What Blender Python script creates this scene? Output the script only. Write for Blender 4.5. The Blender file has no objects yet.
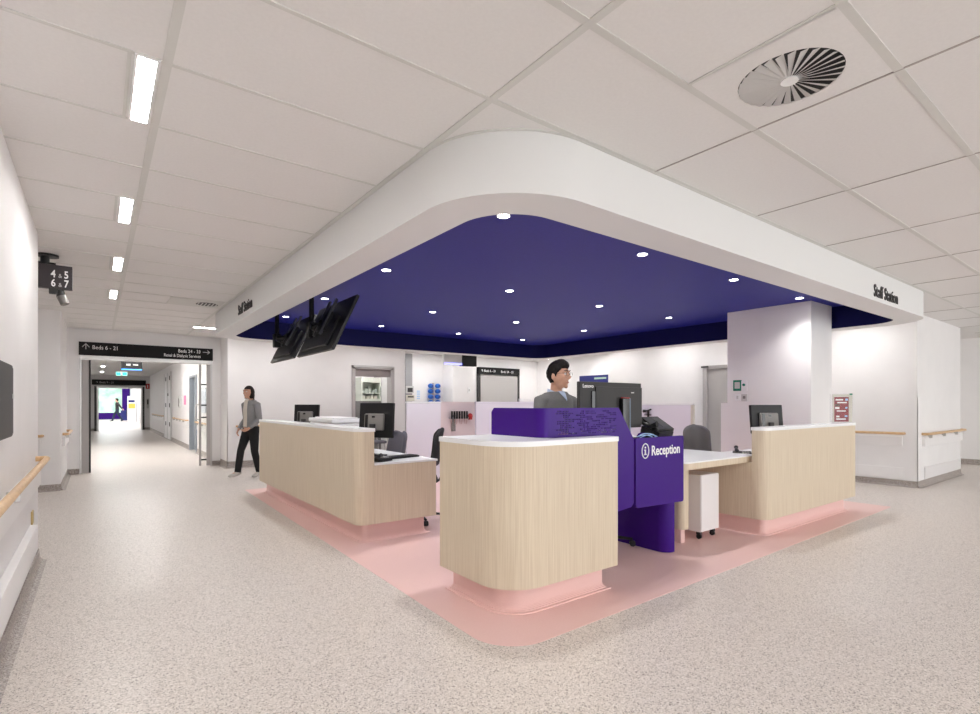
import bpy, bmesh, math, random
from mathutils import Vector, Matrix, noise
random.seed(7)
PI = math.pi
SC = bpy.context.scene
COL = SC.collection

# ------------------------------------------------------------------ materials
def mat(name, col, rough=0.5, metal=0.0, spec=0.5, emit=None, es=0.0, coat=0.0, alpha=1.0, trans=0.0):
    m = bpy.data.materials.new(name); m.use_nodes = True
    b = m.node_tree.nodes['Principled BSDF']
    b.inputs['Base Color'].default_value = (*col, 1)
    b.inputs['Roughness'].default_value = rough
    b.inputs['Metallic'].default_value = metal
    b.inputs['Specular IOR Level'].default_value = spec
    b.inputs['Coat Weight'].default_value = coat
    b.inputs['Alpha'].default_value = alpha
    b.inputs['Transmission Weight'].default_value = trans
    if emit:
        b.inputs['Emission Color'].default_value = (*emit, 1)
        b.inputs['Emission Strength'].default_value = es
    return m

def ramp_noise(m, c0, c1, scale, stretch=(1, 1, 1), lo=0.35, hi=0.65, detail=4.0, bump=0.0, kind='noise', stops=None, interp='LINEAR'):
    nt = m.node_tree; N = nt.nodes; L = nt.links
    b = N['Principled BSDF']
    tc = N.new('ShaderNodeTexCoord'); mp = N.new('ShaderNodeMapping')
    mp.inputs['Scale'].default_value = stretch
    L.new(tc.outputs['Object'], mp.inputs['Vector'])
    if kind == 'noise':
        t = N.new('ShaderNodeTexNoise'); t.inputs['Detail'].default_value = detail; out = t.outputs['Fac']
    else:
        t = N.new('ShaderNodeTexVoronoi'); out = t.outputs['Color']
    t.inputs['Scale'].default_value = scale
    L.new(mp.outputs['Vector'], t.inputs['Vector'])
    r = N.new('ShaderNodeValToRGB'); e = r.color_ramp.elements
    r.color_ramp.interpolation = interp
    if stops:
        while len(e) < len(stops): e.new(0.5)
        for k, (p, c) in enumerate(stops): e[k].position = p; e[k].color = (*c, 1)
    else:
        e[0].position = lo; e[0].color = (*c0, 1); e[1].position = hi; e[1].color = (*c1, 1)
    if kind == 'noise': L.new(out, r.inputs['Fac'])
    else:
        s = N.new('ShaderNodeSeparateColor'); L.new(out, s.inputs[0]); L.new(s.outputs[0], r.inputs['Fac'])
    L.new(r.outputs['Color'], b.inputs['Base Color'])
    if bump:
        bp = N.new('ShaderNodeBump'); bp.inputs['Strength'].default_value = bump; bp.inputs['Distance'].default_value = 0.002
        L.new(out if kind == 'noise' else r.outputs['Color'], bp.inputs['Height']); L.new(bp.outputs['Normal'], b.inputs['Normal'])
    return m

WALL = ramp_noise(mat('wall_paint', (.80, .79, .79), .55), (.79, .78, .78), (.81, .80, .80), 3)
WALL2 = mat('wall_sheet', (.80, .79, .79), .3)
CEIL = ramp_noise(mat('ceiling_tile', (.80, .765, .75), .9), (.735, .725, .715), (.755, .745, .735), 60)
TBAR = mat('tee_bar', (.62, .62, .595), .5)
GAP = mat('tile_joint', (.42, .39, .37), .9)
SOFF = mat('soffit_paint', (.71, .715, .71), .5)
BLUE = ramp_noise(mat('blue_panel', (.014, .014, .17), .5, spec=.22), (.011, .0135, .225), (.013, .016, .25), 30)
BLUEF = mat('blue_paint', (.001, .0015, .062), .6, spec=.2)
# speckled vinyl floor
FLOOR = mat('speckled_vinyl', (.6, .55, .5), .33, spec=.45)
ramp_noise(FLOOR, None, None, 190, kind='voronoi', stops=[(0, (.25, .215, .195)), (.07, (.46, .41, .37)), (.22, (.63, .575, .53)), (.5, (.70, .645, .60)), (.88, (.81, .765, .725))], interp='CONSTANT')
SKIRT = mat('speckled_cove', (.42, .37, .34), .45)
ramp_noise(SKIRT, None, None, 150, kind='voronoi', stops=[(0, (.19, .165, .15)), (.2, (.31, .27, .245)), (.5, (.40, .36, .33)), (.85, (.52, .47, .44))], interp='CONSTANT')
PINK = ramp_noise(mat('pink_vinyl', (.75, .42, .40), .4, spec=.4), (.80, .55, .52), (.825, .575, .545), 170, lo=.4, hi=.6)
WOOD = mat('pale_ash_laminate', (.62, .48, .34), .45, spec=.35)
ramp_noise(WOOD, (.575, .475, .35), (.69, .60, .465), 7, stretch=(17, 17, .3), lo=.3, hi=.7, detail=7)
HWOOD = ramp_noise(mat('oak_rail', (.62, .40, .20), .4), (.56, .36, .18), (.68, .46, .25), 20, stretch=(3, 1, 3))
WHITE = mat('white_surface', (.85, .86, .87), .22)
WLAM = mat('white_laminate', (.80, .79, .80), .3)
BLUEREF = mat('blue_reflection_laminate', (.78, .77, .84), .25)  # white gloss laminate, the blue ceiling's reflection put into its colour
PINKLIT = mat('pink_lit_panel', (.74, .64, .63), .35)  # white panel, its pinkish lit look put into the colour
PURPLE = mat('purple_gloss', (.047, .009, .20), .25, spec=.13)
BLACK = mat('black_plastic', (.007, .007, .008), .45, spec=.35)
BLACKG = mat('black_gloss', (.006, .006, .007), .12)
SIGNB = mat('sign_black', (.008, .0075, .008), .6, spec=.2)
CHAR = mat('charcoal_plastic', (.035, .034, .034), .5, spec=.35)
GREYP = mat('grey_plastic', (.20, .19, .18), .45)
LGREY = mat('light_grey_plastic', (.55, .55, .54), .4)
STEEL = mat('brushed_steel', (.55, .54, .53), .35, metal=.85)
CHROME = mat('chrome', (.7, .7, .7), .15, metal=1)
DOORG = mat('grey_door', (.42, .40, .395), .45)
DOORB = mat('slate_door', (.27, .30, .33), .45)
FABG = ramp_noise(mat('grey_fabric', (.17, .165, .17), .9), (.12, .117, .12), (.16, .155, .16), 300)
FABD = ramp_noise(mat('slate_fabric', (.13, .125, .15), .9), (.11, .108, .13), (.15, .145, .17), 300)
FABK = ramp_noise(mat('black_fabric', (.02, .02, .024), .9), (.016, .016, .02), (.03, .03, .034), 300)
LAMP = mat('lamp_diffuser', (1, 1, 1), .5, emit=(1, .985, .965), es=27)
DLAMP = mat('downlight_lens', (1, 1, 1), .5, emit=(1, .98, .95), es=10)
TXTW = mat('white_lettering', (.85, .85, .85), .5)
TXTK = mat('black_lettering', (.012, .011, .012), .45)
RED = mat('red', (.45, .02, .02), .5)
REDP = ramp_noise(mat('red_leaflet', (.3, .03, .04), .5), (.20, .012, .018), (.30, .025, .035), 25)
GREEN = mat('green', (.0, .19, .11), .4)
EXITG = mat('exit_green', (.0, .35, .2), .4, emit=(.02, .8, .5), es=1.0)
BLUEC = mat('blue_plastic', (.01, .12, .5), .3)
SKYB = mat('pale_blue', (.38, .56, .80), .4)
NAVY = mat('navy_board', (.006, .012, .14), .5)
TVBLUE = mat('screen_blue_line', (.02, .12, .4), .3, emit=(.05, .3, .9), es=1.2)
GLASS = mat('glass', (.95, .98, .97), .03, trans=1.0)
ACRYL = mat('clear_acrylic', (.93, .95, .95), .08, alpha=.03)
YEL = mat('amber_plastic', (.8, .5, .08), .5)
PINKN = mat('magenta_paper', (.75, .2, .4), .6)
SKIN = ramp_noise(mat('skin', (.56, .32, .22), .5), (.53, .295, .20), (.59, .345, .24), 25)
SKIN.node_tree.nodes['Principled BSDF'].inputs['Subsurface Weight'].default_value = .1
SKIN.node_tree.nodes['Principled BSDF'].inputs['Subsurface Radius'].default_value = (.01, .004, .002)
HAIR = ramp_noise(mat('black_hair', (.006, .005, .004), .6, spec=.2), (.004, .003, .003), (.011, .008, .007), 90, stretch=(1, 1, .3), bump=.4)
HAIRB = mat('dark_brown_hair', (.014, .008, .006), .6, spec=.2)
KNIT = ramp_noise(mat('grey_knit', (.17, .17, .165), .95), (.14, .14, .137), (.20, .20, .195), 260)
CARDI = ramp_noise(mat('grey_cardigan', (.23, .23, .235), .95), (.20, .20, .205), (.27, .27, .275), 160)
SHIRT = mat('pale_blue_shirt', (.42, .50, .66), .8)
CREAM = mat('cream_top', (.62, .58, .52), .85)
BTROU = mat('black_trousers', (.010, .010, .011), .9)
DJEAN = mat('dark_jeans', (.02, .035, .06), .9)
SHOE = mat('dark_shoes', (.02, .018, .018), .5)
SHOEW = mat('pale_shoes', (.5, .47, .44), .6)
EYEW = mat('eye', (.7, .68, .66), .3)
EYEK = mat('iris', (.02, .012, .01), .2)
LIP = mat('lip', (.45, .18, .15), .5)
PAPER = mat('paper', (.83, .83, .82), .7)
CABG = mat('cabinet_grey', (.18, .175, .175), .4)
CABW = mat('cabinet_greenish_white', (.66, .70, .62), .4)
BEIGE = mat('beige_box', (.60, .58, .50), .5)
# frosted window that glows with the daylight and greenery outside
OUT = mat('outdoor_glow', (.2, .3, .2), .5)
def _out():
    nt = OUT.node_tree; N = nt.nodes; L = nt.links; b = N['Principled BSDF']
    tc = N.new('ShaderNodeTexCoord'); n = N.new('ShaderNodeTexNoise'); n.inputs['Scale'].default_value = 2.2; n.inputs['Detail'].default_value = 6
    r = N.new('ShaderNodeValToRGB'); e = r.color_ramp.elements
    e[0].position = .38; e[0].color = (.28, .58, .42, 1); e[1].position = .6; e[1].color = (.72, .95, .92, 1)
    L.new(tc.outputs['Object'], n.inputs['Vector']); L.new(n.outputs['Fac'], r.inputs['Fac'])
    L.new(r.outputs['Color'], b.inputs['Emission Color']); b.inputs['Emission Strength'].default_value = .33
_out()

# ------------------------------------------------------------------ helpers
def smooth(me, ang=35):
    for p in me.polygons: p.use_smooth = True
    try: me.set_sharp_from_angle(angle=math.radians(ang))
    except Exception: pass

def obj(name, bm, m, parent=None, label=None, sm=True, mats=None):
    if isinstance(bm, bpy.types.Mesh): me = bm
    else:
        bmesh.ops.recalc_face_normals(bm, faces=bm.faces)
        me = bpy.data.meshes.new(name); bm.to_mesh(me); bm.free()
    me.name = name
    me.materials.clear()
    for k in (mats or [m]): me.materials.append(k)
    if sm: smooth(me)
    o = bpy.data.objects.new(name, me); COL.objects.link(o)
    if sm: o.modifiers.new('weighted_normals', 'WEIGHTED_NORMAL').keep_sharp = True
    if parent: o.parent = parent
    if label: o['label'] = label
    return o

def tag(o, label, cat, group=None):
    o['label'] = label; o['category'] = cat
    if group: o['group'] = group
    return o

def thing(name, label, cat, loc=(0, 0, 0), rz=0, group=None):
    o = bpy.data.objects.new(name, None); COL.objects.link(o)
    o.location = loc; o.rotation_euler = (0, 0, rz); o.empty_display_size = .1
    return tag(o, label, cat, group)

def struct(name, bm, m, parent=None, sm=True, label=None):
    o = obj(name, bm, m, parent, None, sm)
    if not parent: o['kind'] = 'structure'
    if label: o['label'] = label
    return o

def dup(root, loc=None, rz=None, label=None, group=None):
    r = root.copy(); COL.objects.link(r)
    if loc is not None: r.location = loc
    if rz is not None: r.rotation_euler = (0, 0, rz)
    if label: r['label'] = label
    if group: r['group'] = group
    for ch in list(root.children):
        c = ch.copy(); COL.objects.link(c); c.parent = r
        for g in list(ch.children):
            d = g.copy(); COL.objects.link(d); d.parent = c
    return r

def B(): return bmesh.new()

def box(bm, x0, x1, y0, y1, z0, z1, bev=0.0, seg=2, M=None):
    t = bmesh.new(); bmesh.ops.create_cube(t, size=1)
    for v in t.verts:
        v.co = Vector(((x0 + x1) / 2 + v.co.x * (x1 - x0), (y0 + y1) / 2 + v.co.y * (y1 - y0), (z0 + z1) / 2 + v.co.z * (z1 - z0)))
    if bev: bmesh.ops.bevel(t, geom=list(t.edges), offset=bev, segments=seg, profile=.5, affect='EDGES')
    return merge(bm, t, M)

def merge(bm, t, M=None):
    if M is not None: bmesh.ops.transform(t, matrix=M, verts=t.verts)
    me = bpy.data.meshes.new('tmp'); t.to_mesh(me); t.free(); bm.from_mesh(me); bpy.data.meshes.remove(me)
    return bm

def bx(*a, **k): return box(B(), *a, **k)

def arc_poly(pts, seg=10):
    """pts: (x, y, r) corners -> outline with rounded corners"""
    out = []; n = len(pts)
    for i, (x, y, r) in enumerate(pts):
        p = Vector((x, y)); a = Vector(pts[i - 1][:2]) - p; b = Vector(pts[(i + 1) % n][:2]) - p
        if r <= 0: out.append((x, y)); continue
        a.normalize(); b.normalize()
        th = a.angle(b); d = r / math.tan(th / 2)
        c = p + (a + b).normalized() * (r / math.sin(th / 2))
        s = p + a * d - c; e = p + b * d - c
        a0 = math.atan2(s.y, s.x); a1 = math.atan2(e.y, e.x); da = (a1 - a0 + PI) % (2 * PI) - PI
        for k in range(seg + 1):
            t = a0 + da * k / seg; out.append((c.x + r * math.cos(t), c.y + r * math.sin(t)))
    return out

def prism(bm, pts, z0, z1, M=None, bev=0.0):
    t = bmesh.new()
    vs = [t.verts.new((x, y, z0)) for x, y in pts]
    f = t.faces.new(vs)
    r = bmesh.ops.extrude_face_region(t, geom=[f])
    for v in r['geom']:
        if isinstance(v, bmesh.types.BMVert): v.co.z = z1
    if bev:
        ed = [e for e in t.edges if abs(e.verts[0].co.z - z1) < 1e-6 and abs(e.verts[1].co.z - z1) < 1e-6]
        bmesh.ops.bevel(t, geom=ed, offset=bev, segments=2, profile=.5, affect='EDGES')
    return merge(bm, t, M)

def frame(d):
    d = d.normalized(); up = Vector((0, 0, 1)) if abs(d.z) < .95 else Vector((0, 1, 0))
    s = d.cross(up).normalized(); u = s.cross(d).normalized()
    return s, u

def loft(bm, pts, rad, n=12, M=None, cap=True, ref=None):
    """tube through pts; rad: per point r or (rs, ru)"""
    t = bmesh.new(); rings = []; pts = [Vector(p) for p in pts]; ps = None
    for i, p in enumerate(pts):
        d = (pts[min(i + 1, len(pts) - 1)] - pts[max(i - 1, 0)])
        if ref is not None:
            dn = d.normalized(); s = (Vector(ref) - dn * dn.dot(Vector(ref))).normalized(); u = dn.cross(s)
        elif ps is None: s, u = frame(d)
        else:
            dn = d.normalized(); s = ps - dn * dn.dot(ps)
            if s.length < 1e-4: s, u = frame(d)
            else: s.normalize(); u = s.cross(dn)
        ps = s
        r = rad[i] if isinstance(rad, (list, tuple)) else rad
        a, b = r if isinstance(r, (list, tuple)) else (r, r)
        rings.append([t.verts.new(p + s * a * math.cos(2 * PI * k / n) + u * b * math.sin(2 * PI * k / n)) for k in range(n)])
    for A, Bq in zip(rings, rings[1:]):
        for k in range(n): t.faces.new((A[k], A[(k + 1) % n], Bq[(k + 1) % n], Bq[k]))
    if cap: t.faces.new(rings[0]); t.faces.new(rings[-1])
    return merge(bm, t, M)

def cyl(bm, c, r, h, axis='z', n=20, r2=None):
    c = Vector(c); d = {'x': Vector((1, 0, 0)), 'y': Vector((0, 1, 0)), 'z': Vector((0, 0, 1))}[axis]
    return loft(bm, [c, c + d * h], [r, r if r2 is None else r2], n)

def ball(bm, c, r, sub=2, sc=(1, 1, 1)):
    t = bmesh.new(); bmesh.ops.create_icosphere(t, subdivisions=sub, radius=1)
    for v in t.verts: v.co = Vector((c[0] + v.co.x * r * sc[0], c[1] + v.co.y * r * sc[1], c[2] + v.co.z * r * sc[2]))
    return merge(bm, t)

def curve_pts(ctrl, n=24):
    """Catmull-Rom through ctrl"""
    c = [Vector(p) for p in ctrl]; c = [c[0] * 2 - c[1]] + c + [c[-1] * 2 - c[-2]]; out = []
    segs = len(c) - 3
    for i in range(segs):
        for k in range(n // segs):
            t = k / (n // segs); a, b, d, e = c[i:i + 4]
            out.append(.5 * ((2 * b) + (d - a) * t + (2 * a - 5 * b + 4 * d - e) * t * t + (3 * b - a - 3 * d + e) * t ** 3))
    out.append(c[-2]); return out

def text_mesh(s, size, ext=.002, bold=0.0, sx=1.0, align='LEFT', spacing=1.0):
    cu = bpy.data.curves.new('lettering', 'FONT'); cu.body = s; cu.size = size; cu.extrude = ext; cu.offset = bold
    cu.align_x = align; cu.space_character = spacing; cu.resolution_u = 3
    o = bpy.data.objects.new('lettering', cu); COL.objects.link(o)
    dg = bpy.context.evaluated_depsgraph_get(); dg.update()
    me = bpy.data.meshes.new_from_object(o.evaluated_get(dg))
    bpy.data.objects.remove(o); bpy.data.curves.remove(cu)
    me.transform(Matrix.Diagonal((sx, 1, 1, 1)))
    return me

FRONT_Y = Matrix(((1, 0, 0, 0), (0, 0, -1, 0), (0, 1, 0, 0), (0, 0, 0, 1)))   # readable from -y
FRONT_X = Matrix(((0, 0, -1, 0), (-1, 0, 0, 0), (0, 1, 0, 0), (0, 0, 0, 1)))  # readable from -x
def lettering(name, s, size, pos, face, m, parent, **k):
    me = text_mesh(s, size, **k); me.transform(Matrix.Translation(pos) @ face)
    return obj(name, me, m, parent, sm=False)

H = 2.75
# ------------------------------------------------------------------ setting
struct('floor', bx(-3, 16, -7, 62, -.1, 0), FLOOR, sm=False)
pk = arc_poly([(1.69, 2.13, .28), (8.13, 2.235, .02), (8.13, 8.66, .02), (1.81, 8.66, .02)], 14)
struct('floor_inlay', prism(B(), pk, -.004, .002), PINK, sm=False, label='pink vinyl zone inlaid in the floor under the counters')
struct('ceiling', bx(-3, 16, -7, 33, H, H + .1), CEIL, sm=False)
struct('ceiling_far', bx(-3, 8, 33, 62, 3.7, 3.8), CEIL, sm=False)
g = B(); g2 = B()
def hx(y, x0, x1, w, q=None): box(g if q is None else q, x0, x1, y - w / 2, y + w / 2, H - .004, H + .01)
def vy(x, y0, y1, w, q=None): box(g if q is None else q, x - w / 2, x + w / 2, y0, y1, H - .0045, H + .01)
ys = [1.949 + .611 * k for k in range(-14, 17)]
for i, y in enumerate(ys):
    if y > 1.8:
        hx(y, -.4 if y < 5.8 or y > 10.3 else -1.8, 1.475, .02 if y < 2.6 else .016)
    if y < 1.96:
        hx(y, -.4 if y < 1.8 else 1.475, 15.2, .034)
y = ys[-1]
while y < 32: y += .611; hx(y, -.4, 2.2, .016)
for x in (.234, 1.475): vy(x, -6, 12.3 if x < 1 else 12.4, .036)
vy(.234, 12.7, 32, .03)
for k in range(1, 12):
    x = 1.475 + 1.262 * k; vy(x, -6, 1.949, .008, g2)
    if x > 9.1: vy(x, 1.949, 2.5, .008, g2)
vy(2.112, .727, 1.338, .016, g)
for k in range(4): vy(.105, 2.56 + 1.833 * k, 3.17 + 1.833 * k, .014)
struct('ceiling_grid', g, TBAR, sm=False); struct('ceiling_joints', g2, GAP, sm=False)

# walls
def wall(name, *boxes, m=WALL):
    b = B()
    for q in boxes: box(b, *q)
    return struct(name, b, m, sm=False)
wall('wall_left', (-.6, -.4, -6, 5.8, 0, H))
wall('wall_left_recess', (-1.95, -1.8, 5.8, 10.3, 0, H), (-1.95, -.6, 5.65, 5.8, 0, H), (-1.95, -.45, 10.3, 12.5, 0, H))
YE = 12.5
wall('wall_corridor_end', (-.6, -.27, YE, YE + .2, 0, H), (1.96, 2.35, YE, YE + .2, 0, H), (-.27, 1.96, YE, YE + .2, 2.24, H))
wall('wall_back', (2.13, 4.80, 11.75, 11.95, 0, H), (5.85, 6.18, 11.75, 11.95, 0, H), (4.80, 5.85, 11.75, 11.95, 2.2, H), (2.13, 2.35, 11.95, 12.5, 0, H))
wall('wall_store_room', (4.2, 6.9, 13.6, 13.7, 0, H), (6.18, 6.28, 11.95, 13.6, 0, H), (4.3, 4.4, 11.95, 13.6, 0, H))
wall('wall_rear', (6.28, 12.0, 13.0, 13.15, 0, H), (8.06, 8.84, 12.45, 13.0, 0, H))
wall('wall_rear_right', (11.77, 11.95, 8.7, 13.0, 0, H))
wall('wall_right', (10.29, 12.95, 2.5, 8.7, 0, H))
wall('wall_far_right', (15.2, 15.4, -7, 13, 0, H))
wall('wall_right_rear', (12.95, 15.2, 11, 11.15, 0, H))
wall('wall_corridor_left', (-.6, -.42, YE + .2, 32, 0, H))
wall('wall_corridor_right', (2.15, 2.35, YE + .2, 16.0, 0, H), (2.15, 2.35, 17.3, 32, 0, H), (2.15, 2.35, 16.0, 17.3, 2.12, H), (2.28, 2.35, 16.0, 17.3, 0, 2.12))
wall('wall_corridor_second', (-.6, -.12, 32, 32.2, 0, 3.7), (1.9, 2.6, 32, 32.2, 0, 3.7), (-.12, 1.9, 32, 32.2, 2.2, 3.7))
wall('wall_corridor_far', (2.6, 2.8, 32.2, 44, 0, 3.7), (2.3, 2.9, 44, 44.6, 0, 3.7), (2.3, 2.5, 46, 57, 0, 3.7), m=WALL)
wall('wall_atrium_left', (-1.2, -1.0, 32.2, 57, 0, 3.7))
wall('wall_atrium', (-1.2, -.12, 56, 56.2, 0, 3.7), (1.72, 2.6, 56, 56.2, 0, 3.7), (-.12, 1.72, 56, 56.2, 0, .55), (-.12, 1.72, 56, 56.2, 3.4, 3.7), m=PURPLE)
w = struct('window_1', bx(-.12, 1.72, 56.05, 56.1, .55, 3.4), OUT, sm=False)
fr = B()
for x in (-.12, 1.68): box(fr, x, x + .05, 55.97, 56.05, .55, 3.4)
for z in (.55, 3.35): box(fr, -.12, 1.72, 55.97, 56.05, z, z + .05)
obj('window_frame', fr, LGREY, w)
# column at the right counter, with a wall-protection sheet on it
c = struct('wall_column', bx(7.82, 8.52, 3.057, 4.25, 0, 2.75, bev=.006), WALL)
s = obj('protection_sheet', bx(7.816, 7.82, 3.065, 4.35, .02, 1.336), WALL, c, sm=False)
# soffit ring, blue recess
so = arc_poly([(1.49, 1.965, .62), (8.9, 1.965, .62), (8.9, 9.75, .62), (1.49, 9.75, .62)], 20)
si = arc_poly([(1.775, 2.262, .36), (8.60, 2.262, .36), (8.60, 9.45, .36), (1.775, 9.45, .36)], 20)
def ring(bm, A, Bq, z0, z1):
    n = len(A); t = bmesh.new()
    V = [[t.verts.new((x, y, z)) for x, y in P] for P, z in ((A, z0), (Bq, z0), (A, z1), (Bq, z1))]
    for k in range(n):
        j = (k + 1) % n
        t.faces.new((V[0][k], V[0][j], V[1][j], V[1][k])); t.faces.new((V[2][k], V[2][j], V[3][j], V[3][k])); t.faces.new((V[0][k], V[0][j], V[2][j], V[2][k])); t.faces.new((V[1][k], V[1][j], V[3][j], V[3][k]))
    return merge(bm, t)
struct('trim_1', ring(B(), so, si, 2.42, H), SOFF, label='white rounded ceiling bulkhead around the blue recess')
si2 = [(x + (.006 if x < 5 else -.006), y + (.006 if y < 5.8 else -.006)) for x, y in si]
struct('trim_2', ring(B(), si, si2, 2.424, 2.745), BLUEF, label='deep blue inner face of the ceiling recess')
struct('ceiling_recess', prism(B(), si, 2.738, 2.749), BLUE, sm=False, label='dark blue ceiling panel above the counters')
# shadow line where the bulkhead meets the tiles
so2 = arc_poly([(1.478, 1.953, .62), (8.912, 1.953, .62), (8.912, 9.762, .62), (1.478, 9.762, .62)], 20)
struct('trim_3', ring(B(), so2, so, 2.744, 2.752), TBAR, label='thin grey shadow line around the bulkhead')

# coved skirtings
def skirt(name, path, h=.1):
    b = B()
    for (x0, y0), (x1, y1), nrm in path:
        a = Vector((x0, y0, 0)); e = Vector((x1, y1, 0)); n = Vector((*nrm, 0))
        prof = [(0, 0), (.06, 0), (.03, .008), (.012, .03), (.008, h), (0, h)]
        t = bmesh.new()
        A = [t.verts.new(a + n * p + Vector((0, 0, z))) for p, z in prof]; C = [t.verts.new(e + n * p + Vector((0, 0, z))) for p, z in prof]
        for k in range(len(prof)):
            j = (k + 1) % len(prof); t.faces.new((A[k], A[j], C[j], C[k]))
        t.faces.new(A); t.faces.new(C); merge(b, t)
    return struct(name, b, SKIRT, sm=False)
skirt('baseboard_left', [((-.4, -5), (-.4, 5.8), (1, 0)), ((-1.8, 10.3), (-.45, 10.3), (0, -1)), ((-.45, 10.3), (-.45, 12.5), (1, 0))])
skirt('baseboard_corridor_end', [((-.45, YE), (-.27, YE), (0, -1)), ((1.96, YE), (2.13, YE), (0, -1))], .1)
skirt('baseboard_back', [((2.13, 11.75), (4.8, 11.75), (0, -1)), ((5.85, 11.75), (6.18, 11.75), (0, -1)), ((2.13, 11.75), (2.13, 12.5), (-1, 0))], .14)
skirt('baseboard_right', [((10.29, 2.5), (10.29, 8.7), (-1, 0)), ((10.29, 2.5), (12.95, 2.5), (0, -1))], .1)
skirt('baseboard_far_right', [((15.2, -6), (15.2, 11), (-1, 0))], .12)
skirt('baseboard_corridor', [((2.15, YE + .2), (2.15, 16), (-1, 0)), ((2.15, 17.3), (2.15, 32), (-1, 0)), ((-.42, YE + .2), (-.42, 32), (1, 0)), ((1.9, 32), (2.15, 32), (0, -1)), ((-.42, 32), (-.12, 32), (0, -1))], .12)
# low bumper boards and corner guards
b = B(); box(b, -.4, -.35, -5, 5.1, .25, .43, bev=.012)
struct('trim_4', b, WALL2, label='low white bumper board along the left wall')
b = B(); box(b, 10.272, 10.29, 2.66, 4.5, .11, .30, bev=.004); box(b, 10.66, 12.9, 2.482, 2.5, .11, .30, bev=.004)
struct('trim_5', b, WALL2, label='low white bumper board on the right wall')
b = B(); box(b, 10.282, 10.40, 2.492, 2.5, .1, 1.42); box(b, 10.282, 10.29, 2.492, 2.72, .1, 1.42)
struct('trim_6', b, WALL2, label='white corner guard on the right wall corner')
b = B(); box(b, 2.122, 2.25, 11.742, 11.75, .14, 1.42); box(b, 2.122, 2.13, 11.742, 11.9, .14, 1.42)
struct('trim_7', b, WALL2, label='white corner guard beside the corridor entrance')

# ------------------------------------------------------------------ handrails
def handrail(label, a, e, nrm, z=.86, board=True, returns=True):
    a = Vector((*a, 0)); e = Vector((*e, 0)); n = Vector((*nrm, 0)); d = (e - a).normalized(); L = (e - a).length
    t = thing('handrail', label, 'handrail', (a.x, a.y, 0))
    o = Vector((0, 0, 0))
    p0 = n * .075 + Vector((0, 0, z)); p1 = p0 + d * L
    b = B(); pts = [p0, p1]
    if returns: pts = [p0 - n * .07 + d * .0, p0 - n * .03, p0 - n * .008 + d * .012, p0 + d * .035, p1 - d * .035, p1 - n * .008 - d * .012, p1 - n * .03, p1 - n * .07]
    loft(b, pts, .021, 14); obj('rail', b, HWOOD, t)
    if board:
        M = Matrix((( d.x, n.x, 0, 0), (d.y, n.y, 0, 0), (0, 0, 1, 0), (0, 0, 0, 1)))
        b = B(); box(b, .02, L - .02, .0, .04, z - .2, z - .05, bev=.006, M=M); obj('backing_board', b, WALL2, t)
        k = 0
        while .25 + k * .8 < L - .1:
            x = .25 + k * .8; b = B(); box(b, x - .012, x + .012, .025, .08, z - .07, z - .015, bev=.003, M=M); obj('bracket', b, STEEL, t); k += 1
            if k > 8: break
    return t
handrail('wooden handrail with white backing board along the near left wall', (-.4, -3), (-.4, 5.52), (1, 0), z=.88)
handrail('short wooden handrail on the wall facing the recess at the left', (-1.5, 10.3), (-.66, 10.3), (0, -1), z=.84)
handrail('short wooden handrail just left of the corridor entrance frame', (-.45, 10.75), (-.45, 12.1), (1, 0), z=.84)
handrail('wooden handrail on the back wall behind the walking woman', (2.3, 11.75), (4.6, 11.75), (0, -1), z=.86)
handrail('wooden handrail on the right wall just past the red leaflet holder', (10.29, 4.5), (10.29, 2.66), (-1, 0), z=.85)
handrail('wooden handrail on the short wall at the far right corner', (10.52, 2.5), (12.95, 2.5), (0, -1), z=.84)
handrail('wooden handrail in the corridor nearest its entrance on the right wall', (2.15, 15.8), (2.15, 12.9), (-1, 0), z=.84)
handrail('wooden handrail in the corridor between the slate door and the linen doors', (2.15, 21.0), (2.15, 17.6), (-1, 0), z=.84)
handrail('wooden handrail in the corridor beyond the double white doors', (2.15, 29.5), (2.15, 24.6), (-1, 0), z=.84)

# ------------------------------------------------------------------ lamps
LS = []
def strip(label, x, y, lx, ly, grp):
    t = thing('ceiling_strip_light', label, 'ceiling light', (x, y, H), 0, grp)
    b = B(); hx_, hy_ = lx / 2, ly / 2; wv = .012
    box(b, -hx_ - wv, -hx_, -hy_ - wv, hy_ + wv, -.008, .002); box(b, hx_, hx_ + wv, -hy_ - wv, hy_ + wv, -.008, .002)
    box(b, -hx_, hx_, -hy_ - wv, -hy_, -.008, .002); box(b, -hx_, hx_, hy_, hy_ + wv, -.008, .002)
    obj('trim', b, WHITE, t, sm=False)
    obj('diffuser', bx(-hx_, hx_, -hy_, hy_, -.0075, .002), LAMP, t, sm=False)
    return t
gl = 'strip lights along the left corridor ceiling'
words = ['largest and nearest strip light over the left corridor', 'second strip light from the camera over the left corridor', 'third strip light from the camera over the left corridor', 'fourth and smallest strip light over the left corridor']
for k in range(4): strip(words[k], .166, 2.862 + 1.833 * k, .066, .59, gl)
strip('thin strip light near the corridor entrance, at the end of the white bulkhead', 1.72, 11.0, .6, .066, None)
for k in range(3): strip('strip light in the ceiling of the left corridor behind the camera', .166, 1.03 - 1.833 * k, .066, .59, 'strip lights behind the camera')
for k in range(4):
    strip('strip light in the ceiling of the front corridor just outside the picture', 2.1 + 1.893 * k if k < 1 else 5.0 + 3.0 * (k - 1), -1.45, .59, .066, 'strip lights of the front corridor')
for k in range(3): strip('small bright strip light in the corridor beyond the doorway', .166, 20.3 + 4.2 * k, .09, .45, 'strip lights beyond the doorway')
for k in range(3): strip('unseen strip light added behind the right wall', 13.9, 4.8 + 2.2 * k, .066, 1.0, 'added strip lights behind the right wall')  # lamps added out of sight behind the right wall
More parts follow.
